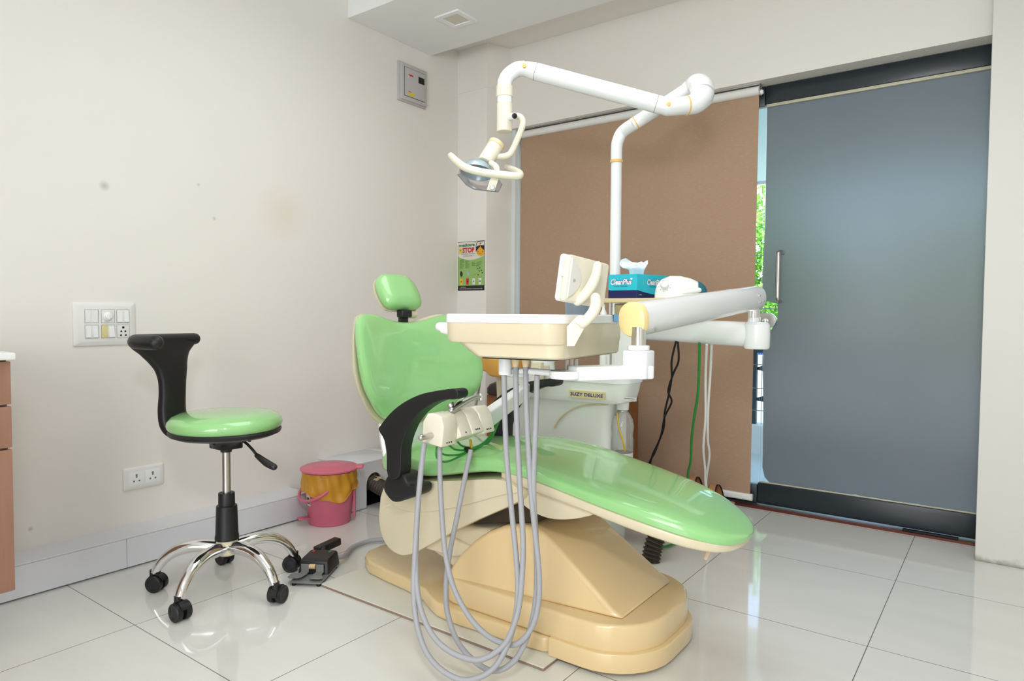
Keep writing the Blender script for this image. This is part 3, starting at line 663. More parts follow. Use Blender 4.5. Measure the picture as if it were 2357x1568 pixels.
link('bottom_bar', MB().prism(rrect(3.331, 0.040, 3.360, 0.072, 0.010), 0, xb+0.008-xa, frame((xa, 0, 0), (0, 1, 0), (1, 0, 0)), 0.002, 2), WPLAST, bl)
m = MB()
for k in range(0, 95):
    m.ball((0.160, 3.332, 0.75+0.0135*k), 0.0028, None, 6)
link('bead_chain', m, WHITE, bl)

# ================================================================ THINGS ON THE FLOOR, LEFT
# green work stool
SX, SY = 0.450, 1.262
st = thing('work_stool', 'green round stool with black backrest and five chrome legs', 'stool', (SX, SY, 0))
C0 = Vector((SX, SY, 0))
link('base_hub', MB().lathe([(0.026, 0.118), (0.034, 0.124), (0.036, 0.15), (0.034, 0.172), (0.026, 0.178)], Matrix.Translation(C0), 28), CREAM, st)
link('column_sleeve', MB().lathe([(0.039, 0.172), (0.039, 0.182), (0.037, 0.19), (0.034, 0.282), (0.033, 0.288), (0.027, 0.290), (0.0265, 0.330), (0.0255, 0.332)], Matrix.Translation(C0), 28), BLACK, st)
link('gas_column', MB().lathe([(0.0135, 0.325), (0.0135, 0.484)], Matrix.Translation(C0), 20), STEEL, st)
for k in range(5):
    a = math.radians(6+72*k); dv = Vector((math.cos(a), math.sin(a), 0))
    P = [C0+dv*r+Vector((0, 0, z)) for r, z in ((0.022, 0.146), (0.07, 0.150), (0.12, 0.150), (0.165, 0.137), (0.20, 0.113), (0.222, 0.088), (0.236, 0.062))]
    lg = link('leg', MB().tube(P, [0.021, 0.0235, 0.0225, 0.021, 0.0185, 0.017, 0.016], 16, 4, flat=0.92), CHROME, st)
    cp = C0+dv*0.242
    h = a + (1.9, 2.3, 0.6, 2.9, 1.2)[k]
    hd = Vector((math.cos(h), math.sin(h), 0)); ax = Vector((-hd.y, hd.x, 0)); wc = cp+hd*0.012+Vector((0, 0, 0.0285))
    ca = link('caster', MB().tube([cp+Vector((0, 0, 0.050)), cp+Vector((0, 0, 0.072))], 0.012, 14).grid(lambda u, v: wc + (hd*math.cos(math.radians(20+165*u))*0.0308+Vector((0, 0, 1))*math.sin(math.radians(20+165*u))*0.0308) + ax*(0.012-0.024*v), 14, 4).grid(lambda u, v: wc + (hd*math.cos(math.radians(20+165*u))*0.029+Vector((0, 0, 1))*math.sin(math.radians(20+165*u))*0.029) + ax*(0.012-0.024*v), 14, 4), BLACK, st)
    for s in (-1, 1):
        link('wheel', MB().lathe([(0.020, 0.0), (0.0275, 0.001), (0.0285, 0.004), (0.0285, 0.017), (0.026, 0.0195), (0.019, 0.019), (0.018, 0.0175), (0.006, 0.0185)], frame(wc+ax*s*0.005, hd, ax*s), 24), BLACK, ca)
C0s = C0; C0 = C0+Vector((0, 0, -0.012))
link('seat_mechanism', MB().lathe([(0.018, 0.484), (0.019, 0.50), (0.045, 0.503), (0.052, 0.515), (0.085, 0.532), (0.10, 0.545)], Matrix.Translation(C0), 24).box(C0+Vector((0, 0, 0.507)), (0.085, 0.075, 0.022), None, 0.004), BLACK, st)
link('seat_pan', MB().lathe([(0.08, 0.538), (0.155, 0.541), (0.176, 0.550), (0.180, 0.560), (0.176, 0.566)], Matrix.Translation(C0), 48), BLACK, st)
link('seat', MB().lathe([(0.155, 0.562), (0.173, 0.565), (0.1815, 0.575), (0.1835, 0.585), (0.180, 0.597), (0.168, 0.609), (0.145, 0.618), (0.10, 0.623), (0.05, 0.625), (0.005, 0.625)], Matrix.Translation(C0), 64), GREEN, st)
m = MB()
for k in range(3):
    a = math.radians(250+60*k); m.tube([C0+Vector((math.cos(a)*0.11, math.sin(a)*0.11, 0.528)), C0+Vector((math.cos(a)*0.11, math.sin(a)*0.11, 0.545))], 0.005, 8)
link('pan_bolts', m, BLACKM, st)
# backrest stem, arm bar and its forward hook
bdir = Vector((-0.931, -0.364, 0)); wdir = Vector((0.364, -0.931, 0)); odir = -bdir; ZZ = Vector((0, 0, 1))
prm = [(0.10, 0.545, 0.05, 0.010), (0.155, 0.541, 0.052, 0.014), (0.190, 0.546, 0.055, 0.018), (0.212, 0.572, 0.056, 0.021), (0.219, 0.62, 0.055, 0.021), (0.216, 0.68, 0.053, 0.020), (0.216, 0.73, 0.058, 0.019), (0.222, 0.775, 0.074, 0.019), (0.230, 0.815, 0.105, 0.019), (0.236, 0.84, 0.138, 0.019), (0.238, 0.862, 0.152, 0.018)]
c1_ = catmull([(a, b, c) for a, b, c, d in prm], 5); c2_ = catmull([(d, 0, 0) for a, b, c, d in prm], 5)
rings = []
for i, (p, q) in enumerate(zip(c1_, c2_)):
    n0, n1 = c1_[max(i-1, 0)], c1_[min(i+1, len(c1_)-1)]
    tg = bdir*(n1.x-n0.x)+ZZ*(n1.y-n0.y); nrm = wdir.cross(tg).normalized()
    c = C0+bdir*p.x+ZZ*p.y+wdir*(0.012*max(0.0, min(1.0, (p.y-0.76)/0.05)))
    rings.append([c+wdir*p.z*math.copysign(abs(math.cos(t))**0.5, math.cos(t))+nrm*q.x*math.copysign(abs(math.sin(t))**0.6, math.sin(t)) for t in [2*PI*i_/28 for i_ in range(28)]])
link('backrest_stem', MB().loft(rings), BLACK, st)
bp = [C0+bdir*0.238-wdir*0.135, C0+bdir*0.243-wdir*0.04, C0+bdir*0.243+wdir*0.06, C0+bdir*0.236+wdir*0.125, C0+bdir*0.21+wdir*0.162, C0+bdir*0.16+wdir*0.178, C0+bdir*0.115+wdir*0.182]
link('arm_bar', MB().capsule([p+ZZ*0.861 for p in bp], [0.021, 0.022, 0.023, 0.024, 0.024, 0.024], 18, 5), BLACK, st)
lv0 = C0+Vector((0.03, 0.0, 0.518)); R2 = Vector((0.8054, 0.5925, 0)); F2 = Vector((-0.5925, 0.8054, 0))
lp = [lv0, lv0+R2*0.05-F2*0.03+ZZ*0.012, lv0+R2*0.085-F2*0.05-ZZ*0.005, lv0+R2*0.115-F2*0.06-ZZ*0.035]
lv = link('height_lever', MB().tube(lp, 0.0045, 10, 5), BLACKM, st)
link('lever_grip', MB().capsule([lp[-1]-R2*0.005+ZZ*0.005, lp[-1]+R2*0.03-F2*0.012-ZZ*0.016, lp[-1]+R2*0.058-F2*0.02-ZZ*0.028], [0.008, 0.012, 0.011], 14, 4), BLACK, lv)

C0 = C0s
# foot control
P0 = Vector((0.604, 1.400, 0)); ex = Vector((0.85, 0.527, 0)); ey = Vector((-0.527, 0.85, 0))
FM = Matrix((ex, ey, ZZ)).transposed().to_4x4(); FM.translation = P0
fc = thing('foot_control', 'black foot pedal box with two grey pedals beside the stool', 'foot pedal', P0+ex*0.055+ey*0.09)
bpz = [(0.0, 0.0), (0.112, 0.0), (0.112, 0.19), (0.0, 0.19)]
link('base_plate', MB().prism(rrect(0, 0, 0.112, 0.195, 0.006, 3), 0.010, 0.015, FM, 0.001, 1), GREYP, fc)
for a_, b_ in ((0.012, 0.012), (0.100, 0.012), (0.012, 0.18), (0.100, 0.18)): link('rubber_foot', MB().lathe([(0.007, 0.0), (0.008, 0.002), (0.008, 0.0098)], FM @ Matrix.Translation((a_, b_, 0)), 12), BLACKM, fc)
HO = [Vector((x, y, 0.0152)) for x, y in rrect(0.0, 0.075, 0.112, 0.195, 0.004, 3)]
HT = [Vector((x, y, 0.064)) for x, y in rrect(0.008, 0.098, 0.104, 0.185, 0.006, 3)]
HM = [Vector((x, y, 0.058)) for x, y in rrect(0.005, 0.085, 0.107, 0.189, 0.005, 3)]
hs = link('housing', MB().loft([[FM @ p for p in r] for r in (HO, HM, HT)]), BLACK, fc)
for a_, mm, nm in ((0.025, RINK, 'red'), (0.085, GRINK, 'green')): plabel(link('button', MB().lathe([(0.0055, 0.0635), (0.0055, 0.067), (0.003, 0.0685)], FM @ Matrix.Translation((a_, 0.165, 0)), 14), mm, hs), nm+' button')
link('roller', MB().tube([FM @ Vector((0.044, 0.072, 0.044)), FM @ Vector((0.066, 0.072, 0.044))], 0.0085, 16), CORK, fc)
link('front_recess', MB().prism([(0.014, 0.018), (0.098, 0.018), (0.096, 0.05), (0.016, 0.05)], 0, 0.003, FM @ frame((0, 0.0765, 0), (1, 0, 0), (0, -1, 0))), BLACKM, hs)
for s, x0, x1, lx0, lx1 in ((0, 0.014, 0.042, -0.014, 0.034), (1, 0.068, 0.096, 0.064, 0.112)):
    mm = MB().prism([(x0, 0.024), (x1, 0.024), (x1, 0.052), (x0, 0.052)], 0, 0.0025, FM @ frame((0, 0.073, 0), (1, 0, 0), (0, -1, 0)), 0.0008, 1)
    mm.prism([(x0, 0.073), (x0, 0.055), (lx0, 0.045), (lx0, 0.018), (lx0+0.008, 0.012), (lx1-0.010, 0.012), (lx1, 0.022), (x1, 0.050), (x1, 0.073)], 0.022, 0.0265, FM, 0.001, 1)
    link('pedal', mm, GREYP, fc)
h0_ = at_z(731, 1267, 0.045); h1_ = at_z(776, 1246, 0.050); hv = h1_-h0_
link('carry_handle', MB().box((0, 0, hv.length/2), (0.028, 0.036, hv.length+0.012), frame(h0_, (0, 0, 1), hv), 0.005, 3), BLACK, fc)
link('handle_stay', MB().tube([h0_+hv*0.3, FM @ Vector((0.05, 0.19, 0.045))], 0.012, 10), BLACK, fc)
cs_ = FM @ Vector((0.092, 0.185, 0.036)); e1 = at_z(868, 1243, 0.014)
link('cable', MB().tube([cs_, FM @ Vector((0.115, 0.235, 0.026)), at_z(815, 1258, 0.014), e1, (0.68, 2.0, 0.02)], 0.0085, 12, 6), HOSE, fc)

# pink pedal bin
BX, BY = 0.118, 1.960; BC = Vector((BX, BY, 0))
bn = thing('pedal_bin', 'pink plastic pedal bin with flat lid against the white box', 'bin', BC)
link('body', MB().lathe([(0.090, 0.0), (0.094, 0.003), (0.096, 0.035), (0.0975, 0.037), (0.113, 0.224), (0.117, 0.227), (0.117, 0.234), (0.111, 0.235), (0.108, 0.224), (0.092, 0.01)], Matrix.Translation(BC), 48), PINK, bn)
vr = Vector((0.74, 0.67, 0))      # hinge side, to the right in the photo
LM = Matrix.Translation(BC)
ld = link('lid', MB().lathe([(0.122, 0.240), (0.129, 0.242), (0.1295, 0.248), (0.124, 0.2515), (0.085, 0.254), (0.078, 0.259), (0.03, 0.262), (0.004, 0.2625)], LM, 56).box((0, 0, 0), (0.034, 0.055, 0.014), frame(BC+vr*0.135+ZZ*0.249, vr, ZZ), 0.005, 3), PINK, bn)
link('hinge', MB().box((0, 0, 0), (0.012, 0.026, 0.22), frame(BC+vr*0.110+ZZ*0.125, vr, ZZ), 0.004), PINK, bn)
pd = -vr*0.62+Vector((0.25, -0.55, 0)); pd = Vector((-0.35, -0.93, 0)).normalized()
link('foot_pedal', MB().box((0, 0, 0), (0.05, 0.042, 0.007), frame(BC+pd*0.118+ZZ*0.032, pd, ZZ), 0.003), PINK, bn)
hb = Vector((-0.2, -0.98, 0)).normalized(); hs_ = Vector((-hb.y, hb.x, 0))
hp = [BC+hs_*0.104*math.cos(t)+hb*(0.055+0.078*math.sin(t))+ZZ*(0.172-0.055*math.sin(t)) for t in [PI*k/14 for k in range(15)]]
link('bail_handle', MB().tube(hp, 0.0065, 10, 2), PINK, bn)
def on_bin(a, z, dr=0.0012):
    r_ = 0.0975+(z-0.037)/0.190*0.0155+dr
    return BC+Vector((math.cos(a), math.sin(a), 0))*r_+ZZ*z
a0 = math.atan2(-0.93, -0.15)
plabel(link('sticker', MB().grid(lambda u, v: on_bin(a0-0.16+0.30*u, 0.09+0.115*v), 8, 6).grid(lambda u, v: on_bin(a0-0.16+0.30*u, 0.09+0.115*v, 0.0004), 8, 6), PWHITE, bn), 'white sticker')
link('sticker_patch', MB().grid(lambda u, v: on_bin(a0-0.13+0.22*u, 0.15+0.03*v, 0.0018), 6, 3), RINK, bn)
link('sticker_patch', MB().grid(lambda u, v: on_bin(a0-0.12+0.22*u, 0.098+0.03*v, 0.0018), 6, 3), GRINK, bn)
# liner hanging over the rim
rl_ = random.Random(11); ph_ = [rl_.uniform(0, 6.28) for _ in range(6)]
def liner(u, v, t=0.0):
    a = 2*PI*u
    drop = 0.075+0.035*math.sin(a+2.2)+0.012*math.sin(3*a+ph_[0])+0.006*math.sin(7*a+ph_[1])
    z = 0.2370-drop*v
    r_ = 0.1185+0.004*v+0.0035*math.sin(9*a+ph_[2]+3*v)*v+0.0025*math.sin(17*a+ph_[3]-4*v)+0.004*math.sin(5*a+6*v+ph_[4])*v+t
    return BC+Vector((math.cos(a), math.sin(a), 0))*r_+ZZ*z
lin = tag(link('bin_liner', MB().grid(lambda u, v: liner(u, v), 140, 14, True).grid(lambda u, v: Vector(BC+Vector((math.cos(2*PI*u), math.sin(2*PI*u), 0))*(0.1185-0.0125*min(v*2, 1))+ZZ*(0.2370-0.06*max(v-0.5, 0)*2)), 60, 4, True).tube([liner(k/70, 0.985, 0.001) for k in range(71)], 0.0028, 8), LINER), 'yellow translucent bin bag folded over the rim of the pink bin', 'bin liner')

# white box behind the bin with its floor pipe
bx_ = thing('pipe_box', 'white laminate box on the floor behind the pink bin', 'box', (-0.02, 2.28, 0))
BXX, BY0, BY1, BZ = 0.10, 2.10, 2.47, at_y(806, 1071, 2.10).z
zh, yh, rh = 0.115, 2.245, 0.05
hole = [(yh+rh*math.cos(t), zh+rh*1.05*math.sin(t)) for t in [PI+PI/2*0 - PI*k/16 for k in range(17)]]
side = [(BY0, 0.004), (yh-rh, 0.004)] + hole + [(yh+rh, 0.004), (BY1, 0.004), (BY1, BZ-0.008), (BY0, BZ-0.008)]
link('side_panel', MB().prism(side, BXX-0.012, BXX, Matrix(((0, 0, 1, 0), (1, 0, 0, 0), (0, 1, 0, 0), (0, 0, 0, 1)))), DUCT, bx_)
link('front_panel', MB().bx((XW, BY0, 0.004), (BXX-0.0125, BY0+0.012, BZ-0.008), 0.0005), DUCT, bx_)
link('back_panel', MB().bx((XW, BY1-0.012, 0.004), (BXX-0.0125, BY1, BZ-0.008), 0.0005), DUCT, bx_)
link('lid', MB().bx((XW, BY0-0.001, BZ-0.0078), (BXX+0.001, BY1-0.06, BZ), 0.0005).bx((XW, BY1-0.06, BZ-0.0078), (BXX-0.02, BY1+0.001, BZ), 0.0005), DUCT, bx_)
plabel(link('bare_board_corner', MB().bx((BXX-0.0195, BY1-0.0595, BZ-0.0078), (BXX+0.0, BY1, BZ-0.002)), WOODD, bx_), 'bare brown chipboard corner')
link('dark_inside', MB().bx((XW+0.005, BY0+0.02, 0.003), (BXX-0.03, BY1-0.02, 0.005)), BLACKM, bx_)
def corrug(pts, r, pitch, depth, n=18, sm=14):
    P = catmull(pts, sm); L = 0; out = [P[0]]
    Q = [P[0]]
    for i in range(1, len(P)): Q.append(P[i])
    # resample densely
    acc = [0]
    for i in range(1, len(Q)): acc.append(acc[-1]+(Q[i]-Q[i-1]).length)
    N = int(acc[-1]/(pitch/4)); pts2 = []; rr2 = []
    for k in range(N+1):
        t = acc[-1]*k/N; i = min(max(j for j in range(len(acc)) if acc[j] <= t+1e-9), len(Q)-2)
        pts2.append(Q[i].lerp(Q[i+1], (t-acc[i])/max(acc[i+1]-acc[i], 1e-9))); rr2.append(r+depth*math.cos(2*PI*t/pitch))
    return MB().tube(pts2, rr2, n)
p1_ = at_x(840, 1120, BXX+0.01); 
tag(link('waste_pipe', corrug([(BXX-0.07, yh+0.02, 0.13), (BXX-0.01, yh, 0.115), (0.22, 2.245, 0.085), (0.40, 2.24, 0.055), (0.66, 2.20, 0.045)], 0.036, 0.016, 0.003), PIPE), 'thick dark corrugated pipe running out of the white box', 'pipe')
for k, (dy, dz) in enumerate(((0.012, 0.03), (-0.012, 0.022))):
    tag(link('conduit', MB().tube([(BXX-0.09, yh+dy*2+0.03, zh+dz+0.035), (BXX-0.01, yh+dy, zh+dz-0.004), (0.14, yh+dy, zh+0.018+dz*0.3)], 0.009, 10, 5), PAPERB), ('tan tube, upper of two in the box hole above the dark pipe', 'tan tube, lower of two in the box hole above the dark pipe')[k], 'tube', 'tubes in the box hole')

# ================================================================ THINGS BY THE WINDOW
be = thing('bench', 'wooden bench with dark brown cushion behind the console by the window', 'bench', (0.80, 2.92, 0))
b0, b1 = 0.352, 1.105
link('cabinet_body', MB().bx((b0+0.012, 2.795, 0.0), (b1-0.008, 3.10, 0.520), 0.003), WOODD, be)
m = MB()
for x in (b0+0.03, b0+0.265, b0+0.50): m.bx((x, 2.790, 0.03), (x+0.215, 2.796, 0.49), 0.002)
link('front_panels', m, WOODD, be)
link('cushion', MB().loft([[Vector((x, y, z)) for x, y in rrect(b0+i, 2.78+i, b1-i, 3.115-i, 0.05)] for i, z in ((0.006, 0.5202), (0.0, 0.528), (0.0, 0.555), (0.010, 0.575), (0.04, 0.592), (0.10, 0.600))]), CUSH, be)

def sandal(loc, ang, label):
    t = thing('sandal', label, 'shoe', loc, 'pair of sandals by the window')
    F = Matrix.Translation(loc) @ Matrix.Rotation(ang, 4, 'Z')
    sole = [(0.0, -0.038), (0.06, -0.032), (0.14, -0.036), (0.20, -0.043), (0.245, -0.035), (0.262, 0.0), (0.245, 0.038), (0.20, 0.044), (0.14, 0.036), (0.06, 0.033), (0.0, 0.036), (-0.018, 0.0)]
    S = spoly(sole, 4)
    def ht(x): return 0.055 - 0.028*max(0, min(1, (x-0.05)/0.12))
    link('sole', MB().loft([[F @ Vector((x*0.97, y*0.94, 0.0)) for x, y in S], [F @ Vector((x, y, ht(x)-0.012)) for x, y in S]]), SOLE, t)
    link('midsole', MB().loft([[F @ Vector((x*1.0, y*1.02, ht(x)-0.0118)) for x, y in S], [F @ Vector((x, y*1.02, ht(x)-0.002)) for x, y in S]]), BLACK, t)
    link('footbed', MB().loft([[F @ Vector((x*0.98, y*0.98, ht(x)-0.0018)) for x, y in S], [F @ Vector((x*0.97, y*0.96, ht(x)+0.001)) for x, y in S]]), SAND, t)
    def strap(x0, w_, h_, m_, nm):
        mb = MB()
        for d_ in (0.0, 0.003):
            mb.grid(lambda u, v: F @ Vector((x0+w_*v+0.012*math.sin(PI*u), (0.042+d_)*math.cos(PI*u), ht(x0)+0.0+(h_+d_)*math.sin(PI*u))), 18, 3)
        link(nm, mb, m_, t)
    strap(0.185, 0.04, 0.055, SAND, 'toe_strap'); strap(0.18, 0.006, 0.057, BLACK, 'strap_trim'); strap(0.225, 0.006, 0.057, BLACK, 'strap_trim')
    strap(0.055, 0.034, 0.074, SAND, 'ankle_strap'); strap(0.050, 0.006, 0.077, BLACK, 'strap_trim'); strap(0.088, 0.006, 0.077, BLACK, 'strap_trim')
p = at_y(1692, 1150, 3.19); q = at_y(1643, 1128, 3.282)
sandal(Vector((p.x-0.018, 3.178, 0)), math.radians(174), 'tan sandal nearer the door, with its heel and ankle strap showing')
sandal(Vector((q.x-0.018, 3.272, 0)), math.radians(177), 'tan sandal mostly hidden behind the leg rest and white cables')

# ================================================================ DENTAL CHAIR
YC = 1.80
def ycx(x): return YC-0.06*(x-0.85)
def skew(v): return (v.x, v.y, v.z+0.06*(v.x-0.85))
fs_ = thing('floor_slab', 'thin off-white stone slab on the tiles under the dental chair base', 'stone slab', (1.155, 1.80, 0))
link('slab_top', MB().prism(rrect(0.694, 1.465, 1.617, 2.14, 0.002, 1), 0.0072, 0.0105), SLABM, fs_)
plabel(link('slab_edge', MB().prism(rrect(0.6935, 1.4645, 1.6175, 2.1405, 0.002, 1), 0.0004, 0.0071), SLABE, fs_), 'brown raw edge')
ch = thing('dental_chair', 'green vinyl dental patient chair on a tan moulded base', 'dental chair', (1.2, YC, 0.0106))
SIDE = frame((0, YC, 0), (1, 0, 0), (0, -1, 0))     # local x, y -> world x, z ; extrudes across the chair
half = [(0.662, 1.765), (0.668, 1.70), (0.70, 1.655), (0.76, 1.622), (0.86, 1.606), (0.98, 1.592), (1.08, 1.568), (1.14, 1.535), (1.19, 1.512), (1.28, 1.507), (1.50, 1.520), (1.575, 1.527), (1.598, 1.545), (1.602, 1.60)]
op = [(x, y) for x, y in half[:-1]] + [(1.602, 1.60), (1.602, 1.95)] + [(x, 2*1.765-y) for x, y in half[1:-1][::-1]]
link('base_plate', MB().prism(op, 0.0107, 0.056, None, 0.010, 3), TAN, ch)
cov = link('motor_cover', MB().prism(rrect(1.190, 1.535, 1.862, 1.985, [0.17, 0.05, 0.05, 0.17], 8), 0.0562, 0.134, None, 0.010, 3).prism(rrect(1.592, 1.524, 1.876, 1.996, [0.18, 0.004, 0.004, 0.18], 8), 0.0107, 0.062, None, 0.007, 3), TAN, ch)
dome = [(1.200, 0.128), (1.214, 0.165), (1.240, 0.208), (1.275, 0.247), (1.320, 0.282), (1.375, 0.308), (1.430, 0.320), (1.475, 0.321), (1.515, 0.311), (1.560, 0.288), (1.62, 0.246), (1.69, 0.199), (1.745, 0.160), (1.785, 0.136)]
def draft(v):
    hw = 0.262 - 0.42*max(v.y-0.13, 0) - 0.22*max(v.x-1.55, 0) - (0.082 if v.z < 0 else 0.0)
    return (v.x, v.y, math.copysign(hw, v.z))
link('cover_dome', MB().prism(dome, -1, 1, SIDE, 0.022, 5, draft), TAN, ch)
# lifting arm, and a dark block that paints the shade in the gap
link('lift_arm', MB().prism([(1.02, 0.175), (1.12, 0.145), (1.22, 0.10), (1.32, 0.10), (1.38, 0.17), (1.36, 0.285), (1.12, 0.268)], -0.175, 0.185, SIDE, 0.02, 3), CREAM, ch)
link('arm_plate', MB().prism([(1.02, 0.172), (1.18, 0.170), (1.28, 0.20), (1.275, 0.215), (1.13, 0.240), (1.02, 0.20)], -0.185, 0.20, SIDE, 0.012, 3), CREAM, ch)
link('gap_shade_block', MB().prism([(1.18, 0.27), (1.48, 0.33), (1.50, 0.43), (1.20, 0.40)], -0.14, 0.17, SIDE, 0.01, 2), DARK, ch)
# side shell under the seat
shell = spoly([(0.862, 0.300), (0.872, 0.335), (0.90, 0.375), (0.935, 0.392), (1.06, 0.402), (1.23, 0.433), (1.385, 0.463), (1.44, 0.462), (1.485, 0.452), (1.49, 0.430), (1.451, 0.399), (1.245, 0.289), (1.06, 0.175), (1.00, 0.146), (0.955, 0.138), (0.905, 0.150), (0.872, 0.182), (0.856, 0.235)], 3)
link('seat_shell', MB().prism(shell, -0.218, 0.218, SIDE, 0.020, 4, skew), CREAM, ch)
upper = spoly([(0.893, 0.345), (0.905, 0.372), (0.935, 0.392), (1.06, 0.403), (1.23, 0.434), (1.385, 0.464), (1.44, 0.463), (1.478, 0.452), (1.475, 0.440), (1.42, 0.424), (1.245, 0.357), (1.10, 0.312), (1.00, 0.296), (0.93, 0.305)], 3)
link('upper_shell', MB().prism(upper, -0.225, 0.225, SIDE, 0.008, 3, skew), CREAM, ch)
# seat and leg rest cushion
ST = [(0.785, .452, .412, .09), (0.80, .470, .395, .15), (0.84, .486, .388, .185), (.90, .496, .392, .203), (1.0, .502, .401, .215), (1.10, .511, .414, .220), (1.20, .525, .436, .220), (1.28, .532, .455, .220), (1.36, .535, .472, .219), (1.44, .530, .478, .217), (1.52, .522, .473, .214), (1.62, .507, .456, .210), (1.72, .492, .437, .204), (1.81, .477, .421, .195), (1.89, .461, .406, .181), (1.96, .441, .392, .158), (2.02, .418, .380, .122), (2.055, .402, .377, .078), (2.07, .392, .380, .030)]
def cring(x, zt, zb, hw, n=56, k=0.40):
    zm = zb+(zt-zb)*k; out = []
    for i in range(n):
        t = 2*PI*i/n; c, s_ = math.cos(t), math.sin(t)
        y = ycx(x)-hw*math.copysign(abs(c)**0.72, c)
        z = zm+(zt-zm)*abs(s_)**0.62 if s_ >= 0 else zm-(zm-zb)*abs(s_)**0.35
        out.append(Vector((x, y, z)))
    return out
def interp(ST, n):
    P = catmull([(a, b, c) for a, b, c, d in ST], n); Q = catmull([(d, 0, 0) for a, b, c, d in ST], n)
    return [(p.x, p.y, p.z, max(q.x, 0.02)) for p, q in zip(P, Q)]
link('seat_cushion', MB().loft([cring(*q) for q in interp(ST, 3)]), GREEN, ch)
LS = [(1.40, .492, .455, .205), (1.48, .492, .441, .214), (1.58, .478, .428, .211), (1.70, .455, .409, .204), (1.81, .436, .389, .194), (1.89, .421, .375, .180), (1.96, .405, .362, .156), (2.02, .393, .356, .120), (2.048, .388, .358, .076), (2.060, .384, .364, .03)]
link('leg_rest_shell', MB().loft([cring(a, b, c, d, 48, 0.75) for a, b, c, d in interp(LS, 2)]), CREAM, ch)
link('leg_rest_bracket', MB().prism(spoly([(1.42, 0.44), (1.45, 0.408), (1.50, 0.384), (1.56, 0.375), (1.62, 0.383), (1.68, 0.402), (1.70, 0.42), (1.55, 0.44)], 3), -0.19, 0.19, SIDE, 0.012, 3, skew), CREAM, ch)
link('foot_bar', MB().capsule([(1.985, 1.66, 0.372), (1.99, 1.655, 0.350), (1.985, 1.648, 0.334)], [0.007, 0.006], 10), SOLE, ch)
# backrest
bo = [(0, .914), (.05, .916), (.10, .924), (.16, .938), (.215, .945), (.262, .935), (.292, .895), (.305, .83), (.311, .76), (.305, .705), (.283, .660), (.25, .622), (.215, .592), (.17, .572), (.10, .565), (0, .562)]
bo = spoly(bo + [(-a, b) for a, b in bo[1:-1][::-1]], 4)
def backf(a, z, d, dx=0.0):
    x0 = 0.885-0.262*(z-0.47)+0.058*(abs(a)/0.30)**2.2*max(0.0, min(1.0, (z-0.5)/0.15))
    return Vector((x0+dx+d*0.966, YC+a, z+d*0.12))
link('backrest_cushion', MB().pillow(bo, 0.034, 0.030, backf, 12, 3.4, 140), GREEN, ch)
bs = [(a*(1.022-0.10*max(0.0, min(1.0, (z-0.76)/0.14))), 0.70+(z-0.70)*(1.0 if z > 0.7 else 1.12)) for a, z in bo]
link('lumbar_cover', MB().pillow(rrect(-0.185, 0.40, 0.185, 0.60, 0.05), 0.018, 0.03, lambda a, z, d: backf(a, z, d, -0.045), 6, 3.0, 60), MINT, ch)
link('backrest_shell', MB().pillow(bs, 0.004, 0.046, lambda a, z, d: backf(a, z, d, -0.026), 10, 3.0, 140), CREAM, ch)
# headrest
HU = Vector((-0.50, 0, 0.866)); HN = Vector((0.866, 0, 0.50)); HC = Vector((0.722, YC, 1.022))
ho = spoly([(-.048, -.068), (.045, -.070), (.085, -.058), (.098, -.010), (.090, .040), (.062, .072), (0, .078), (-.062, .072), (-.090, .040), (-.097, -.010), (-.085, -.056)], 5)
link('headrest_cushion', MB().pillow(ho, 0.040, 0.020, lambda a, b, d: HC+Vector((0, a, 0))+HU*b+HN*d, 10, 3.0, 90), GREEN, ch)
link('headrest_shell', MB().pillow([(a*1.0, b*1.0) for a, b in ho], 0.0, 0.022, lambda a, b, d: HC-HN*0.014+Vector((0, a, 0))+HU*b+HN*d, 8, 3.0, 90), CREAM, ch)
link('headrest_bracket', MB().box((0.762, YC-0.004, 0.946), (0.034, 0.052, 0.028), None, 0.006, 3).box((0.752, YC, 0.915), (0.022, 0.036, 0.05), None, 0.005), BLACK, ch)
plabel(link('headrest_pivot', MB().tube([(0.748, YC+0.022, 0.944), (0.748, YC+0.065, 0.944)], 0.015, 20), CREAM, ch), 'cream pivot cylinder')
# armrests
for sgn, y0 in ((-1, 1.488), (1, 2.112)):
    prof_px = [(905, 1094), (902, 1045), (897, 1012), (884, 988), (889, 976), (910, 950), (938, 927), (975, 908), (1012, 899), (1048, 894), (1060, 895), (1066, 902), (1065, 912), (1056, 918), (1036, 918), (1010, 926), (985, 941), (964, 962), (948, 990), (936, 1030), (932, 1094)]
    ap = [at_y(a, b, 1.488) for a, b in prof_px]
    ar = link('armrest', MB().prism(spoly([(p.x-(0.062 if sgn > 0 else 0), p.z-(0.018 if sgn > 0 else 0)) for p in ap], 3), -0.024, 0.024, frame((0, y0, 0), (1, 0, 0), (0, -1, 0)), 0.013, 4), BLACK, ch)
    blk = [(.992, .392), (1.012, .432), (1.05, .448), (1.085, .444), (1.105, .418), (1.14, .420), (1.138, .392), (1.10, .372), (1.045, .352), (1.012, .364)]
    link('armrest_mount', MB().prism(spoly([(q0-(0.062 if sgn > 0 else 0), q1) for q0, q1 in blk], 3), -0.036, 0.036, frame((0, y0+sgn*-0.022, 0), (1, 0, 0), (0, -1, 0)), 0.010, 3), BLACK, ar)

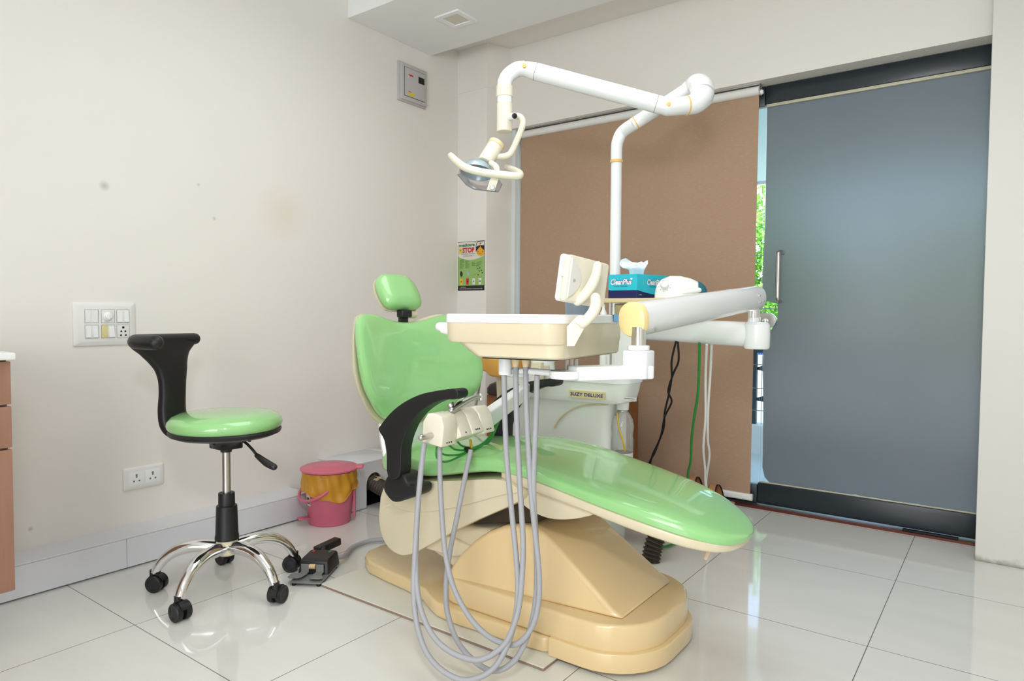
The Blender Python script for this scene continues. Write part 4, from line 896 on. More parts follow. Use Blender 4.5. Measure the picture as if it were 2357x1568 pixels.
# ================================================================ DENTAL UNIT (console)
YU = 2.30
un = thing('dental_console', 'mint white dental console with a blue lettered yellow name label behind the chair', 'dental console', (1.15, 2.48, 0.0))
UX0, UX1, UXR = 0.845, at_y(1396, 960, 2.335).x, at_y(1440, 900, YU+0.01).x
zr = at_y(1400, 880, YU).z; zo = at_y(1400, 932, YU).z
cx, hx_ = (UX0+UX1)/2, (UX1-UX0)/2
link('body', MB().loft([sring(cx, 2.4425, z, hx_*q, 0.1075*q2, 6, 64) for z, q, q2 in ((0.0, 0.97, 0.97), (0.02, 1, 1), (zo-0.06, 1, 1.0), (zo+0.02, 1.02, 1.05))]), MINT, un)
hcx, hhx = (UX0-0.02+UXR)/2, (UXR-UX0+0.02)/2
link('head', MB().loft([sring(hcx+dx, 2.40, z, hhx*q, 0.10*q2, 5, 64) for z, q, q2, dx in ((zo, 0.93, 0.90, -0.012), (zo+0.006, 0.955, 0.93, -0.008), (zo+0.02, 0.965, 0.95, -0.006), (zr-0.03, 0.985, 0.985, -0.003), (zr-0.008, 0.99, 0.99, 0))]), MINT, un)
link('top_rim', MB().loft([sring(hcx, 2.40, z, hhx*q, 0.10*q2, 5, 64) for z, q, q2 in ((zr-0.009, 0.985, 0.985), (zr-0.006, 1.008, 1.03), (zr+0.010, 1.010, 1.035), (zr+0.016, 0.99, 0.99))]), WHITE, un)
gv = [at_y(a, b, 2.330) for a, b in ((1276, 985), (1286, 966), (1304, 950), (1326, 939), (1352, 933), (1400, 931))]
link('panel_seam', MB().tube(gv, 0.004, 8, 4), CREAM, un)
# name label and small plate, on the head's front
FY = 2.40-0.10*0.985-0.001
def on_front(px, py): return at_y(px, py, FY-0.001)
a, b = on_front(1311, 905), on_front(1392, 909); c = on_front(1312, 926)
zt1 = at_y(1311, 897, FY).z; zb1 = at_y(1311, 914, FY).z
lab = plabel(link('name_label', MB().bx((a.x, FY-0.0035, zb1), (b.x, FY+0.004, zt1), 0.0004, 1), LABELY, un), 'pale yellow name label')
link('lettering', text_mb('SUZY DELUXE', (a.x+0.006, FY-0.0036, zb1+0.008), (1, 0, 0), (0, 0, 1), b.x-a.x-0.012, zt1-zb1-0.016, 0.0006, 0.02), NAVYT, lab)
a = on_front(1436, 918); b = on_front(1462, 916)
sp_ = link('rating_plate', MB().bx((a.x, FY-0.002, a.z-0.007), (b.x, FY+0.012, a.z+0.005)), WPLAST, un)
link('rating_print', MB().bx((a.x+0.002, FY-0.0023, a.z+0.001), (b.x-0.002, FY-0.0019, a.z+0.0035)).bx((a.x+0.002, FY-0.0023, a.z-0.004), (b.x-0.002, FY-0.0019, a.z-0.003)), GINK, sp_)
# upper column, shelf
col_x0, col_x1 = at_y(1398, 720, 2.40).x, at_y(1530, 720, 2.40).x
YB = 2.595
PX = (at_y(1415, 620, YB).x+at_y(1420, 372, YB).x)/2
link('column', MB().lathe([(0.052, 0.0), (0.052, 0.93), (0.048, 0.945), (0.036, 0.95)], Matrix.Translation((PX, YB, 0)), 36), MINT, un)
zsh = at_y(1392, 687, 2.33).z; x_s0 = at_y(1390, 690, 2.33).x; x_s1 = at_y(1562, 690, 2.33).x
link('shelf', MB().bx((x_s0, 2.33, zsh-0.017), (x_s1, 2.565, zsh), 0.0015), SHELFW, un)
for q0, q1 in (((x_s0+0.012, 2.36, zr+0.016), (x_s0+0.018, 2.366, zsh-0.0172)), ((x_s0+0.012, 2.46, zr+0.016), (x_s0+0.03, 2.475, zsh-0.0172))): link('shelf_post', MB().bx(q0, q1), STEEL, un)
# cuspidor side: amber tray, bowl stand and posts at the left end
link('cuspidor_stand', MB().lathe([(0.055, zr+0.016), (0.052, zr+0.05), (0.075, zr+0.10), (0.105, zr+0.118), (0.108, zr+0.125), (0.09, zr+0.122), (0.03, zr+0.10)], Matrix.Translation((0.95, 2.45, 0)), 40), MINT, un)
ta = at_y(1112, 850, 2.42); tb = at_y(1170, 850, 2.42)
am = link('tumbler_tray', MB().prism([(ta.x, 0.735), (ta.x+0.012, 0.70), (ta.x+0.07, 0.688), (ta.x+0.09, 0.670), (tb.x+0.06, 0.668), (tb.x+0.06, 0.745), (ta.x, 0.765)], -0.07, 0.07, frame((0, 2.42, 0), (1, 0, 0), (0, -1, 0)), 0.010, 3), AMBER, un)
tc_ = at_y(1134, 838, 2.40)
link('tumbler_post', MB().lathe([(0.013, 0.06), (0.013, 0.50), (0.017, 0.60), (0.021, 0.668)], Matrix.Translation((at_y(1152, 900, 2.42).x, 2.42, 0)), 20), CREAM, un)
link('support_rod', MB().tube([at_y(1107, 860, 2.45), at_y(1100, 905, 2.45), at_y(1090, 960, 2.45)], 0.007, 10), STEEL, un)
# suction arm reaching over the chair: riser, arm
r0 = at_y(1233, 838, 2.26); r1 = at_y(1233, 880, 2.24)
link('holder_riser', MB().prism(rrect(-0.022, -0.015, 0.022, 0.015, 0.006), 0.0, 0.11, Matrix.Translation((r1.x, 2.255, r1.z-0.03)), 0.004), CREAM, un)
link('riser_bracket', MB().bx((r1.x-0.018, 2.255, r1.z+0.03), (r1.x+0.018, 2.32, r1.z+0.065), 0.004), CREAM, un)
a0_ = Vector((r1.x, 2.25, r1.z+0.0)); a1_ = at_d(1118, 966, 2.12)
link('holder_arm', MB().prism(rrect(-0.028, -0.019, 0.028, 0.019, 0.008), 0, (a1_-a0_).length, frame(a0_, (0, 0, 1), a1_-a0_), 0.004, 2), WHITE, un)

tag(link('tumbler', MB().lathe([(0.028, 0.766), (0.033, 0.80), (0.035, 0.85), (0.033, 0.85), (0.030, 0.80), (0.026, 0.769)], Matrix.Translation((tc_.x, 2.41, 0)), 28), CLEARP), 'small clear bowl on the amber tray beside the console', 'bowl')

# handpiece holder block over the seat
HB = thing('handpiece_holder', 'cream three-slot handpiece holder block on the white arm above the seat', 'instrument holder', (1.275, 1.52, 0.60))
hb0 = at_d(996, 993, 1.90); hb1 = at_d(1113, 968, 2.11)
hd_ = (hb1-hb0).normalized(); HL = (hb1-hb0).length
HF = frame(hb0, (0, 0, 1), hd_)      # local x = up, y = across, z = along
prof = [(-0.040, -0.036), (0.020, -0.040), (0.046, -0.026), (0.050, 0.0), (0.046, 0.024), (0.020, 0.036), (-0.040, 0.036)]
for k, (s0, s1, rz) in enumerate(((0.0, 0.27, 0.12), (0.275, 0.50, -0.42), (0.505, 0.735, -0.46), (0.74, 1.0, -0.28))):
    rt = Matrix.Rotation(rz, 4, 'Z')
    seg = link('holder_segment', MB().prism(prof, HL*s0, HL*s1, HF @ rt, 0.005, 3), IVORY, HB)
    m = MB()
    for q in (0.35, 0.5, 0.65) if k != 1 else (0.5,):
        m.lathe([(0.0026, 0), (0.0026, 0.0006)], HF @ rt @ frame((-0.029, 0.0362, HL*(s0+(s1-s0)*q)), (0, 0, 1), (0, 1, 0)) , 10)
        m.lathe([(0.0026, 0), (0.0026, 0.0006)], HF @ rt @ frame((-0.029, -0.0375, HL*(s0+(s1-s0)*q)), (0, 0, 1), (0, -1, 0)) , 10)
    link('screw_holes', m, BLACKM, seg)
    if k in (1, 2):
        m = MB().lathe([(0.005, 0), (0.005, 0.001)], HF @ rt @ frame((-0.008, -0.0385, HL*(s0+s1)/2), (0, 0, 1), (0, -1, 0)), 14)
        link('sensor_window', m, GINK, seg)
link('steel_peg', MB().capsule([HF @ Vector((-0.012, -0.004, -0.045)), HF @ Vector((-0.012, -0.004, 0.002))], 0.0085, 14), STEEL, HB)
# green control tubes under the block
yp = [(1020, 1020), (1006, 1030), (1004, 1048), (1012, 1060), (1030, 1063), (1060, 1050), (1085, 1036), (1110, 1025), (1130, 1005), (1146, 965)]
def dep(px): return 1.86+(px-970)/150*0.30
gt = [yp, [(1022, 1022), (1012, 1040), (1030, 1048), (1060, 1046), (1085, 1034), (1112, 1020), (1132, 998), (1147, 966)],
      [(1030, 1020), (1045, 1034), (1070, 1037), (1100, 1034), (1125, 1018), (1140, 985), (1150, 964)],
      [(1052, 1015), (1062, 1026), (1085, 1032), (1110, 1028), (1130, 1012), (1144, 980), (1152, 962)]]
for k, g in enumerate(gt):
    link('control_tube', MB().tube([at_d(x, y, dep(x)+0.004*k) for x, y in g], 0.0032, 8, 5), GTUBE, HB)
plabel(link('cable_tie', MB().tube([at_d(1073, 1036, dep(1073)-0.002), at_d(1078, 1035, dep(1078)-0.002)], 0.0095, 10), BLACKM, HB), 'black cable tie')
link('yellow_connector', MB().tube([at_d(1083, 1012, dep(1083)), at_d(1085, 1032, dep(1083))], 0.0042, 10), YTUBE, HB)
# handpiece resting in the block
hpz = thing('handpiece', 'silver dental handpiece lying in the cream holder block', 'handpiece', at_d(1060, 935, 2.0))
link('body', MB().capsule([at_d(1040, 945, 1.955), at_d(1062, 930, 1.99), at_d(1085, 918, 2.02), at_d(1102, 914, 2.04)], [0.0105, 0.0105, 0.009, 0.0075], 16, 6), STEEL, hpz)
link('head', MB().tube([at_d(1106, 906, 2.045), at_d(1108, 921, 2.045)], 0.0075, 16), CHROME, hpz)
sy = thing('syringe_tip', 'short silver syringe head at the near end of the holder block', 'syringe', at_d(1040, 935, 1.97))
link('body', MB().tube([at_d(1036, 929, 1.97), at_d(1045, 945, 1.97)], 0.011, 16), STEEL, sy)
link('lever', MB().tube([at_d(1046, 934, 1.96), at_d(1054, 922, 1.96), at_d(1068, 916, 1.965)], 0.0014, 6), CHROME, sy)

# water bottle
wb_ = at_y(1433, 960, 2.405); zb0 = at_y(1433, 1040, 2.405).z; zt0 = at_y(1433, 940, 2.405).z
Hh = zt0-zb0; BW = 0.044
bt = thing('water_bottle', 'clear plastic water bottle hung under the right end of the console', 'bottle', (wb_.x, 2.405, zb0))
link('bottle_body', MB().lathe([(BW*0.93, 0), (BW*1.0, Hh*0.02), (BW, Hh*0.30), (BW*0.93, Hh*0.38), (BW*0.97, Hh*0.45), (BW*1.04, Hh*0.58), (BW*0.92, Hh*0.75), (BW*0.6, Hh*0.90), (0.016, Hh*0.945), (0.015, Hh)], Matrix.Translation((wb_.x, 2.405, zb0)), 32), CLEARP, bt)
link('neck_ring', MB().lathe([(0.014, Hh*0.93), (0.020, Hh*0.935), (0.020, Hh*0.955), (0.014, Hh*0.96)], Matrix.Translation((wb_.x, 2.405, zb0)), 24), STEEL, bt)
link('cap_socket', MB().lathe([(0.017, Hh*0.96), (0.024, Hh*0.97), (0.026, zo-zb0+0.004)], Matrix.Translation((wb_.x, 2.405, zb0)), 24), MINT, bt)
link('straw', MB().tube([(wb_.x-0.004, 2.366, zb0+Hh*0.92), (wb_.x+0.006, 2.363, zb0+Hh*0.6), (wb_.x+0.024, 2.368, zb0+Hh*0.25), (wb_.x+0.028, 2.372, zb0+0.01)], 0.0035, 8, 5), YTUBE, bt)
link('base_cup', MB().lathe([(BW*0.9, -0.05), (BW*0.98, -0.045), (BW*0.98, -0.001), (BW*0.9, 0)], Matrix.Translation((wb_.x, 2.405, zb0)), 32), WPLAST, bt)

# things on and under the shelf
xb0, xb1 = at_y(1401, 680, 2.37).x, at_y(1466, 680, 2.37).x
tz = zsh+0.0006; tzh = at_y(1466, 630, 2.37).z-at_y(1466, 686, 2.37).z
L1 = Vector((1, 0.02, 0)).normalized(); R1 = Vector((0.27, 0.963, 0)).normalized()
c0 = Vector((xb1, 2.37, tz)); c1 = c0-L1*(xb1-xb0)
DP = 0.20
tb_ = thing('tissue_box', 'teal and navy tissue box with a white tissue on the console shelf', 'tissue box', (c0+c1)/2+R1*0.1)
def quad(o, X, w_, h_): return [o, o+X*w_, o+X*w_+ZZ*h_, o+ZZ*h_]
def hexa(base, h_, z0=0.0):
    n = len(base); m = MB(); a = [p+ZZ*z0 for p in base]; b = [p+ZZ*(z0+h_) for p in base]
    return m.add(a+b, [tuple(range(n-1, -1, -1)), tuple(range(n, 2*n))]+[(i, (i+1) % n, n+(i+1) % n, n+i) for i in range(n)])
fp_ = [c1, c0, c0+R1*DP, c1+R1*DP]
link('carton', hexa(fp_, tzh), TEAL, tb_)
WB = (c0-c1).length; nF = -R1; XR = R1; 
OF = c1+Vector((0, -0.0004, 0)); 
def fpanel(name, pts, m, d=0.0004, o=None, X=None, parent=tb_):
    o = o if o is not None else c1; X = X or L1
    N = X.cross(ZZ); return link(name, flatpoly(pts, o+N*d, X, ZZ, 0.0003), m, parent)
H3 = tzh
nv = [(0, 0), (WB, 0), (WB, H3*0.36)] + [(WB-0.008+0.008*math.cos(t), H3*0.33+0.012*math.sin(t)) for t in [0]] + [(WB-0.012, H3*0.335), (0.012, H3*0.335), (0, H3*0.36)]
fpanel('navy_band', nv, NAVY)
sw_ = [(0, 0), (DP, 0), (DP, H3*0.16)] + [(DP*(1-k/12), H3*(0.16+0.18*max(0, (k/12-0.35)/0.65)**1.6)) for k in range(1, 13)]
fpanel('navy_band', sw_, NAVY, 0.0004, c0, R1)
for o, X, x0, w_, tag_ in ((c1, L1, WB*0.08, WB*0.74, 0), (c0, R1, DP*0.28, DP*0.46, 1)):
    N = X.cross(ZZ)
    link('lettering_outline', text_mb('CleanPlus', o+X*(x0-0.001)+ZZ*(H3*0.57-0.001)+N*0.0006, X, ZZ, w_+0.002, H3*0.24+0.002, 0.0002, 0.09, 0.2), NAVYT, tb_)
    link('lettering', text_mb('CleanPlus', o+X*x0+ZZ*H3*0.57+N*0.0010, X, ZZ, w_, H3*0.24, 0.0002, 0.03, 0.2), WINK, tb_)
    link('tooth_mark', flatpoly([(x0+w_+0.001, H3*0.76), (x0+w_+0.003, H3*0.84), (x0+w_-0.005, H3*0.83), (x0+w_-0.007, H3*0.77)], o+N*0.0006, X, ZZ, 0.0004), WINK, tb_)
    link('small_lettering', text_mb('FACE TISSUES', o+X*(x0+w_*0.18)+ZZ*H3*0.47+N*0.0006, X, ZZ, w_*0.62, H3*0.055, 0.0003), NAVYT, tb_)
link('small_lettering', text_mb('2 Ply', c0+R1*DP*0.05+ZZ*H3*0.12+R1.cross(ZZ)*0.0009, R1, ZZ, DP*0.08, H3*0.05, 0.0003), WINK, tb_)
tcn = (c0+c1)/2+R1*DP*0.42+ZZ*(tzh+0.0)
tis = [(-0.030, 0.0), (-0.034, 0.022), (-0.060, 0.030), (-0.072, 0.045), (-0.066, 0.062), (-0.048, 0.069), (-0.034, 0.060), (-0.022, 0.052), (0.0, 0.050), (0.014, 0.056), (0.024, 0.050), (0.040, 0.060), (0.041, 0.045), (0.026, 0.018), (0.022, 0.0)]
def tissf(a, b, d): return tcn+Vector((0.9, 0.35, 0)).normalized()*a+ZZ*b+Vector((-0.35, 0.9, 0)).normalized()*(d+0.010*math.sin(a*90)+0.006*math.sin(b*130+1))
link('tissue', MB().pillow([(a, b) for a, b in tis], 0.003, 0.003, tissf, 7, 3, 60), TISSUE, tb_)

# ultrasonic scaler on the shelf
sc0 = at_y(1497, 684, 2.36); sc1 = at_y(1612, 668, 2.44)
sx = thing('ultrasonic_scaler', 'pale mint ultrasonic scaler with a white knob beside the tissue box', 'scaler', (sc0.x+0.09, 2.43, zsh))
sdir = Vector((0.92, 0.39, 0)).normalized(); sper = Vector((-0.39, 0.92, 0)).normalized(); so_ = Vector((sc0.x+0.006, 2.385, zsh+0.0006))
SL = 0.188
rings = []
for t, hw, hh in ((0.0, 0.030, 0.012), (0.01, 0.046, 0.030), (0.05, 0.056, 0.055), (0.14, 0.062, 0.072), (0.30, 0.064, 0.084), (0.5, 0.062, 0.083), (0.7, 0.056, 0.074), (0.85, 0.046, 0.060), (0.96, 0.034, 0.044), (1.0, 0.02, 0.03)):
    c = so_+sdir*SL*t
    rings.append([c+sper*hw*math.copysign(abs(math.cos(a))**0.6, math.cos(a))+ZZ*(hh*abs(math.sin(a))**0.7 if math.sin(a) > 0 else 0.0) for a in [2*PI*i/32 for i in range(32)]])
link('housing', MB().loft(rings), MINT, sx)
kn = at_d(1530, 657, 2.50)
kc = so_+sdir*SL*0.20-sper*0.058+ZZ*0.045; kN = (Vector((0.25, -0.85, 0.42))).normalized()
kb = link('knob', MB().lathe([(0.016, 0), (0.0155, 0.005), (0.012, 0.012), (0.008, 0.014)], zframe(kc, kN), 24), WHITE, sx)
m = MB()
KF = zframe(kc, kN)
for k in range(9):
    t = math.radians(200+280*k/8-0); m.lathe([(0.0011, 0.0), (0.0011, 0.0022)], KF @ Matrix.Translation((0.022*math.cos(t), 0.022*math.sin(t), -0.0012)), 8)
link('dial_dots', m, GINK, sx)
rings = []
for t, hw, hh in ((0.84, 0.049, 0.064), (0.90, 0.044, 0.058), (0.97, 0.035, 0.047), (1.01, 0.022, 0.033)):
    c = so_+sdir*SL*t
    rings.append([c+sper*hw*math.copysign(abs(math.cos(a))**0.6, math.cos(a))+ZZ*(hh*abs(math.sin(a))**0.7 if math.sin(a) > 0 else 0.0005) for a in [2*PI*i/32 for i in range(32)]])
plabel(link('end_cap', MB().loft(rings), PETROL, sx), 'petrol blue end cap')
link('handpiece_cradle', MB().capsule([so_+sdir*SL*0.55-sper*0.052+ZZ*0.018, so_+sdir*SL*0.85-sper*0.046+ZZ*0.028], 0.010, 14), MINT, sx)

xp0 = x_s0+0.025
tag(link('paper_bag', MB().pillow(rrect(0, 0, 0.10, 0.045, 0.008), 0.035, 0.035, lambda a, b, d: Vector((xp0-0.004+a, 2.398+d+0.003*math.sin(a*60+b*90), zsh-0.064+b-0.002*math.sin(a*44))), 6, 5, 60), PAPERB), 'crumpled brown paper bundle lying directly under the shelf', 'paper bag')
tag(link('carton', MB().bx((xp0-0.002, 2.36, zsh-0.100), (xp0+0.085, 2.43, zsh-0.0665), 0.001), DUCT), 'white carton under the brown paper bundle, upper of two', 'carton', 'white cartons under the shelf')
tag(link('carton', MB().bx((xp0+0.004, 2.365, zr+0.0168), (xp0+0.08, 2.425, zsh-0.1005), 0.001), WPLAST), 'tall white carton supporting the upper white carton', 'carton', 'white cartons under the shelf')
vx = at_y(1388, 715, 2.34)
vb = thing('vial', 'small white printed vial standing at the left end under the shelf', 'bottle', (vx.x, 2.36, zr+0.017))
vh = at_y(1388, 700, 2.34).z-zr-0.017
link('vial_body', MB().lathe([(0.013, 0), (0.0135, 0.002), (0.0135, vh*0.88), (0.006, vh*0.93), (0.005, vh)], Matrix.Translation((vx.x, 2.345, zr+0.0168)), 20), WPLAST, vb)

# ================================================================ DENTAL LIGHT
pb = at_y(1415, 620, YB); pt_ = at_y(1420, 372, YB)
lg_ = thing('dental_light', 'white jointed arm dental light on a tall pole above the chair', 'dental light', (PX, YB, 0.9505))
rp_ = 0.0235
link('pole', MB().tube([(PX, YB, 0.9505), (PX, YB, pt_.z)], rp_, 28), WHITE, lg_)
plabel(link('pole_ring', MB().lathe([(rp_+0.001, pt_.z-0.006), (rp_+0.004, pt_.z-0.005), (rp_+0.004, pt_.z+0.006), (rp_+0.001, pt_.z+0.007)], Matrix.Translation((PX, YB, 0)), 28), ORANGE, lg_), 'orange ring')
e0 = at_d(1463, 283, 2.80); e1 = at_d(1578, 208, 2.74)
link('lower_elbow', MB().tube([(PX, YB, pt_.z), (PX, YB, at_y(1421, 340, YB).z), at_y(1423, 322, YB), at_d(1434, 303, 2.86), e0], [0.0245, 0.0248, 0.0255, 0.0265, 0.027], 28, 6), WHITE, lg_)
plabel(link('elbow_ring', MB().tube([e0+(e0-e1).normalized()*0.002, e0+(e1-e0).normalized()*0.003], 0.0285, 28), ORANGE, lg_), 'orange ring')
link('fixed_arm', MB().tube([e0-(e1-e0).normalized()*0.012, e1], [0.027, 0.0275], 28), WHITE, lg_)
j0 = at_d(1614, 201, 2.68); j1 = at_d(1616, 216, 2.66); j2 = at_d(1580, 243, 2.62)
link('upper_joint', MB().tube([e1, at_d(1590, 200, 2.73), at_d(1604, 193, 2.70), j0, j1], [0.0285, 0.033, 0.040, 0.047, 0.047], 30, 6).ball(j0, 0.0465, None, 24), WHITE, lg_)
link('joint_seam', MB().tube([j1+Vector((0, 0, 0.0005)), j1-Vector((0, 0, 0.003))], 0.0462, 30), INK, lg_)
link('lower_joint', MB().tube([j1-Vector((0, 0, 0.0032)), at_d(1613, 226, 2.65), at_d(1600, 238, 2.63), j2], [0.047, 0.045, 0.040, 0.036], 30, 6).ball(at_d(1611, 226, 2.65), 0.0415, None, 24), WHITE, lg_)
s0 = at_d(1536, 246, 2.60); s1 = at_d(1208, 158, 2.64)
plabel(link('joint_ring', MB().tube([j2+(j2-s0).normalized()*0.002, j2-(j2-s0).normalized()*0.003], 0.0375, 30), ORANGE, lg_), 'orange ring')
link('knuckle', MB().capsule([j2, s0], [0.0355, 0.035], 28), WHITE, lg_)
sd = (s1-s0).normalized()
link('spring_arm', MB().tube([s0+sd*0.045, s1-sd*0.045], [0.0345, 0.0335], 30), WHITE, lg_)
link('arm_end', MB().tube([s0, s0+sd*0.0445], [0.0335, 0.0347], 28), WHITE, lg_)
link('arm_end', MB().capsule([s1-sd*0.0445, s1-sd*0.008], [0.0338, 0.029], 28), WHITE, lg_)
for q_, r_ in ((s0+sd*0.0447, 0.0349), (s1-sd*0.0447, 0.0342)): link('arm_seam', MB().tube([q_-sd*0.0008, q_+sd*0.0008], r_, 30), GINK, lg_)
for p in (s0, s1):
    nrm = sd.cross(Vector((0, 0, 1))).normalized(); nrm = nrm if nrm.dot(CAM-p) > 0 else -nrm
    plabel(link('pivot_cap', MB().lathe([(0.0085, 0.024), (0.0085, 0.0352), (0.006, 0.0362)], zframe(p, nrm), 18), ORANGE, lg_), 'orange pivot cap')
n0 = at_d(1161, 200, 2.63)
link('head_elbow', MB().tube([s1, at_d(1190, 160, 2.64), at_d(1170, 174, 2.63), at_d(1162, 190, 2.63), n0], [0.029, 0.029, 0.0285, 0.0285, 0.028], 28, 6), WHITE, lg_)
def vcyl(name, py0, py1, r, m, px=1161.5, d=2.63, parent=lg_):
    a = at_d(px, py0, d); b = at_d(px, py1, d); x = a.x; y = a.y
    return link(name, MB().lathe([(r-0.002, b.z), (r, b.z+0.002), (r, a.z-0.002), (r-0.002, a.z)], Matrix.Translation((x, y, 0)), 32), m, parent)
vcyl('neck_collar', 198, 224, 0.0325, IVORY); vcyl('swivel', 223, 238, 0.029, WHITE); vcyl('head_housing', 238, 303, 0.0305, IVORY)
hh = at_d(1161.5, 267, 2.63)
k0 = at_d(1172, 270, 2.615); k1 = at_d(1184, 267, 2.57)
bs_ = link('switch_boss', MB().tube([k0, k1], 0.0125, 20), WHITE, lg_)
plabel(link('rocker_button', MB().lathe([(0.0105, 0.0), (0.0105, 0.003), (0.008, 0.0045)], zframe(k1, k1-k0), 20), BLACK, bs_), 'black switch button')
YO = [at_d(1176, 268, 2.63), at_d(1195, 268, 2.63), at_d(1203, 278, 2.63), at_d(1202, 292, 2.63), at_d(1189, 325, 2.63), at_d(1177, 350, 2.63), at_d(1168, 358, 2.63), at_d(1152, 361, 2.625), at_d(1136, 360, 2.62)]
link('yoke_tube', MB().tube(YO, 0.0125, 18, 5), IVORY, lg_)
# lamp head: canister, reflector, visor, bar handles
h0 = at_d(1140, 336, 2.63); h1 = at_d(1117, 373, 2.60); hdn = (h1-h0).normalized()
link('canister', MB().lathe([(0.030, 0), (0.031, 0.002), (0.031, (h1-h0).length), (0.028, (h1-h0).length+0.004)], zframe(h0, hdn), 32), IVORY, lg_)
plabel(link('canister_cap', MB().lathe([(0.028, -0.014), (0.033, -0.012), (0.033, 0.003), (0.031, 0.005)], zframe(h0, hdn), 32), CREAMY, lg_), 'yellowed cap')
rc = at_d(1098, 392, 2.60); RN = Vector((0.10, -0.30, -0.95)).normalized()
rf = zframe(rc, RN)
link('reflector', MB().lathe([(0.004, -0.036), (0.022, -0.034), (0.042, -0.024), (0.056, -0.008), (0.064, 0.012), (0.0625, 0.012), (0.054, -0.006), (0.04, -0.021), (0.02, -0.031), (0.004, -0.033)], rf, 48), REFL, lg_)
vz = [(1056, 388), (1053, 402), (1074, 426), (1092, 436), (1147, 442), (1156, 424), (1147, 412), (1120, 405), (1088, 405)]
vpts = [at_d(a, b, 2.52) for a, b in vz]
fr = [at_d(a, b, 2.522) for a, b in ((1053, 402), (1074, 426), (1092, 436), (1147, 442), (1156, 424))]
fu = [at_d(a, b, 2.522) for a, b in ((1057, 387), (1080, 409), (1098, 415), (1138, 418), (1146, 409))]
bk = [at_d(a, b, 2.655) for a, b in ((1064, 398), (1083, 417), (1098, 426), (1140, 431), (1148, 416))]
def sheet_mb(A, B, t=Vector((-0.0016, 0.0022, 0.0016))):
    m = MB(); n = len(A); v = A+B+[p+t for p in A]+[p+t for p in B]
    f = []
    for i in range(n-1): f += [(i, i+1, n+i+1, n+i), (2*n+i, 3*n+i, 3*n+i+1, 2*n+i+1)]
    return m.add(v, f)
vs_ = link('visor', sheet_mb(fu, fr).add(*(lambda q: (q.v, q.f))(sheet_mb(fr, bk))), SMOKE, lg_)
link('visor_edge', MB().tube(fr, 0.0018, 8), GINK, vs_)
link('side_bracket', MB().capsule([at_d(1131, 376, 2.55), at_d(1142, 385, 2.525), at_d(1144, 400, 2.505)], [0.011, 0.012, 0.011], 14, 4).loft([[at_d(a, b, 2.505) for a, b in ((1131, 405), (1150, 405), (1138, 440), (1120, 437))], [at_d(a, b, 2.515) for a, b in ((1131, 405), (1150, 405), (1138, 440), (1120, 437))]]), IVORY, lg_)
link('thumb_screw', MB().lathe([(0.010, 0), (0.010, 0.006), (0.006, 0.012)], zframe(at_d(1133, 432, 2.505), CAM-at_d(1133, 432, 2.505)), 18), WHITE, lg_)
hl = [at_d(1038, 358, 2.49), at_d(1052, 372, 2.485), at_d(1072, 386, 2.48), at_d(1106, 396, 2.475), at_d(1140, 401, 2.475), at_d(1180, 405, 2.475), at_d(1195, 405, 2.485), at_d(1196, 399, 2.52), at_d(1184, 392, 2.60), at_d(1166, 385, 2.68)]
link('grip_handle', MB().capsule(hl, [0.0115, 0.0135, 0.0145, 0.0145, 0.0145, 0.0145, 0.0140, 0.0135, 0.013, 0.012], 18, 5), IVORY, lg_)

# ================================================================ DELIVERY UNIT: arms, tray, hoses
dt = thing('delivery_unit', 'white double arm with cream instrument tray reaching from the console over the chair', 'instrument tray', (1.60, 1.50, 0.80))
# horizontal lower arm
A0 = Vector((PX+0.048, YB-0.010, 0.893)); A1 = at_d(1742, 771, 2.40)
ad = (A1-A0).normalized()
link('lower_arm', MB().loft([[A0+ad*((A1-A0).length*t)+ZZ*0.0455*math.copysign(abs(math.sin(a))**0.8, math.sin(a))+ad.cross(ZZ)*0.040*math.copysign(abs(math.cos(a))**0.8, math.cos(a)) for a in [2*PI*i/32 for i in range(32)]] for t in (0.0, 0.5, 1.0)]).lathe([(0.0405, -0.050), (0.045, -0.042), (0.0455, 0.0), (0.044, 0.036), (0.036, 0.046)], Matrix.Translation(A1), 32), WHITE, dt)
jt = at_d(1738, 727, 2.40)
link('elbow_pin', MB().lathe([(0.024, A1.z+0.03), (0.020, A1.z+0.055), (0.019, A1.z+0.062)], Matrix.Translation((A1.x-0.012, A1.y, 0)), 24), WHITE, dt)
plabel(link('elbow_sleeve', MB().lathe([(0.0225, A1.z+0.0625), (0.0225, A1.z+0.09)], Matrix.Translation((A1.x-0.012, A1.y, 0)), 24), CHROME, dt), 'chrome sleeve')
# sprung upper arm, yellowed end cap nearest the viewer
B0 = at_d(1738, 686, 2.40); B1 = at_d(1462, 735, 1.735)
bd = (B1-B0).normalized(); bl_ = (B1-B0).length; bside = bd.cross(ZZ).normalized(); bup = bside.cross(bd)
def oval(c, hz, hy, n=36, e=0.85): return [c+bup*hz*math.copysign(abs(math.sin(a))**e, math.sin(a))+bside*hy*math.copysign(abs(math.cos(a))**e, math.cos(a)) for a in [2*PI*i/n for i in range(n)]]
link('spring_arm', MB().loft([oval(B0-bd*0.030, 0.020, 0.018), oval(B0-bd*0.026, 0.030, 0.028), oval(B0-bd*0.012, 0.040, 0.036), oval(B0, 0.0425, 0.039)] + [oval(B0+bd*bl_*t, 0.0425+0.002*t, 0.039) for t in (0.3, 0.7, 1.0)]), WHITE, dt)
plabel(link('arm_cap', MB().loft([oval(B1+bd*0.0003, 0.0455, 0.040), oval(B1+bd*0.012, 0.0455, 0.040), oval(B1+bd*0.020, 0.042, 0.037), oval(B1+bd*0.024, 0.034, 0.030)]), YCAP, dt), 'yellowed end cap')
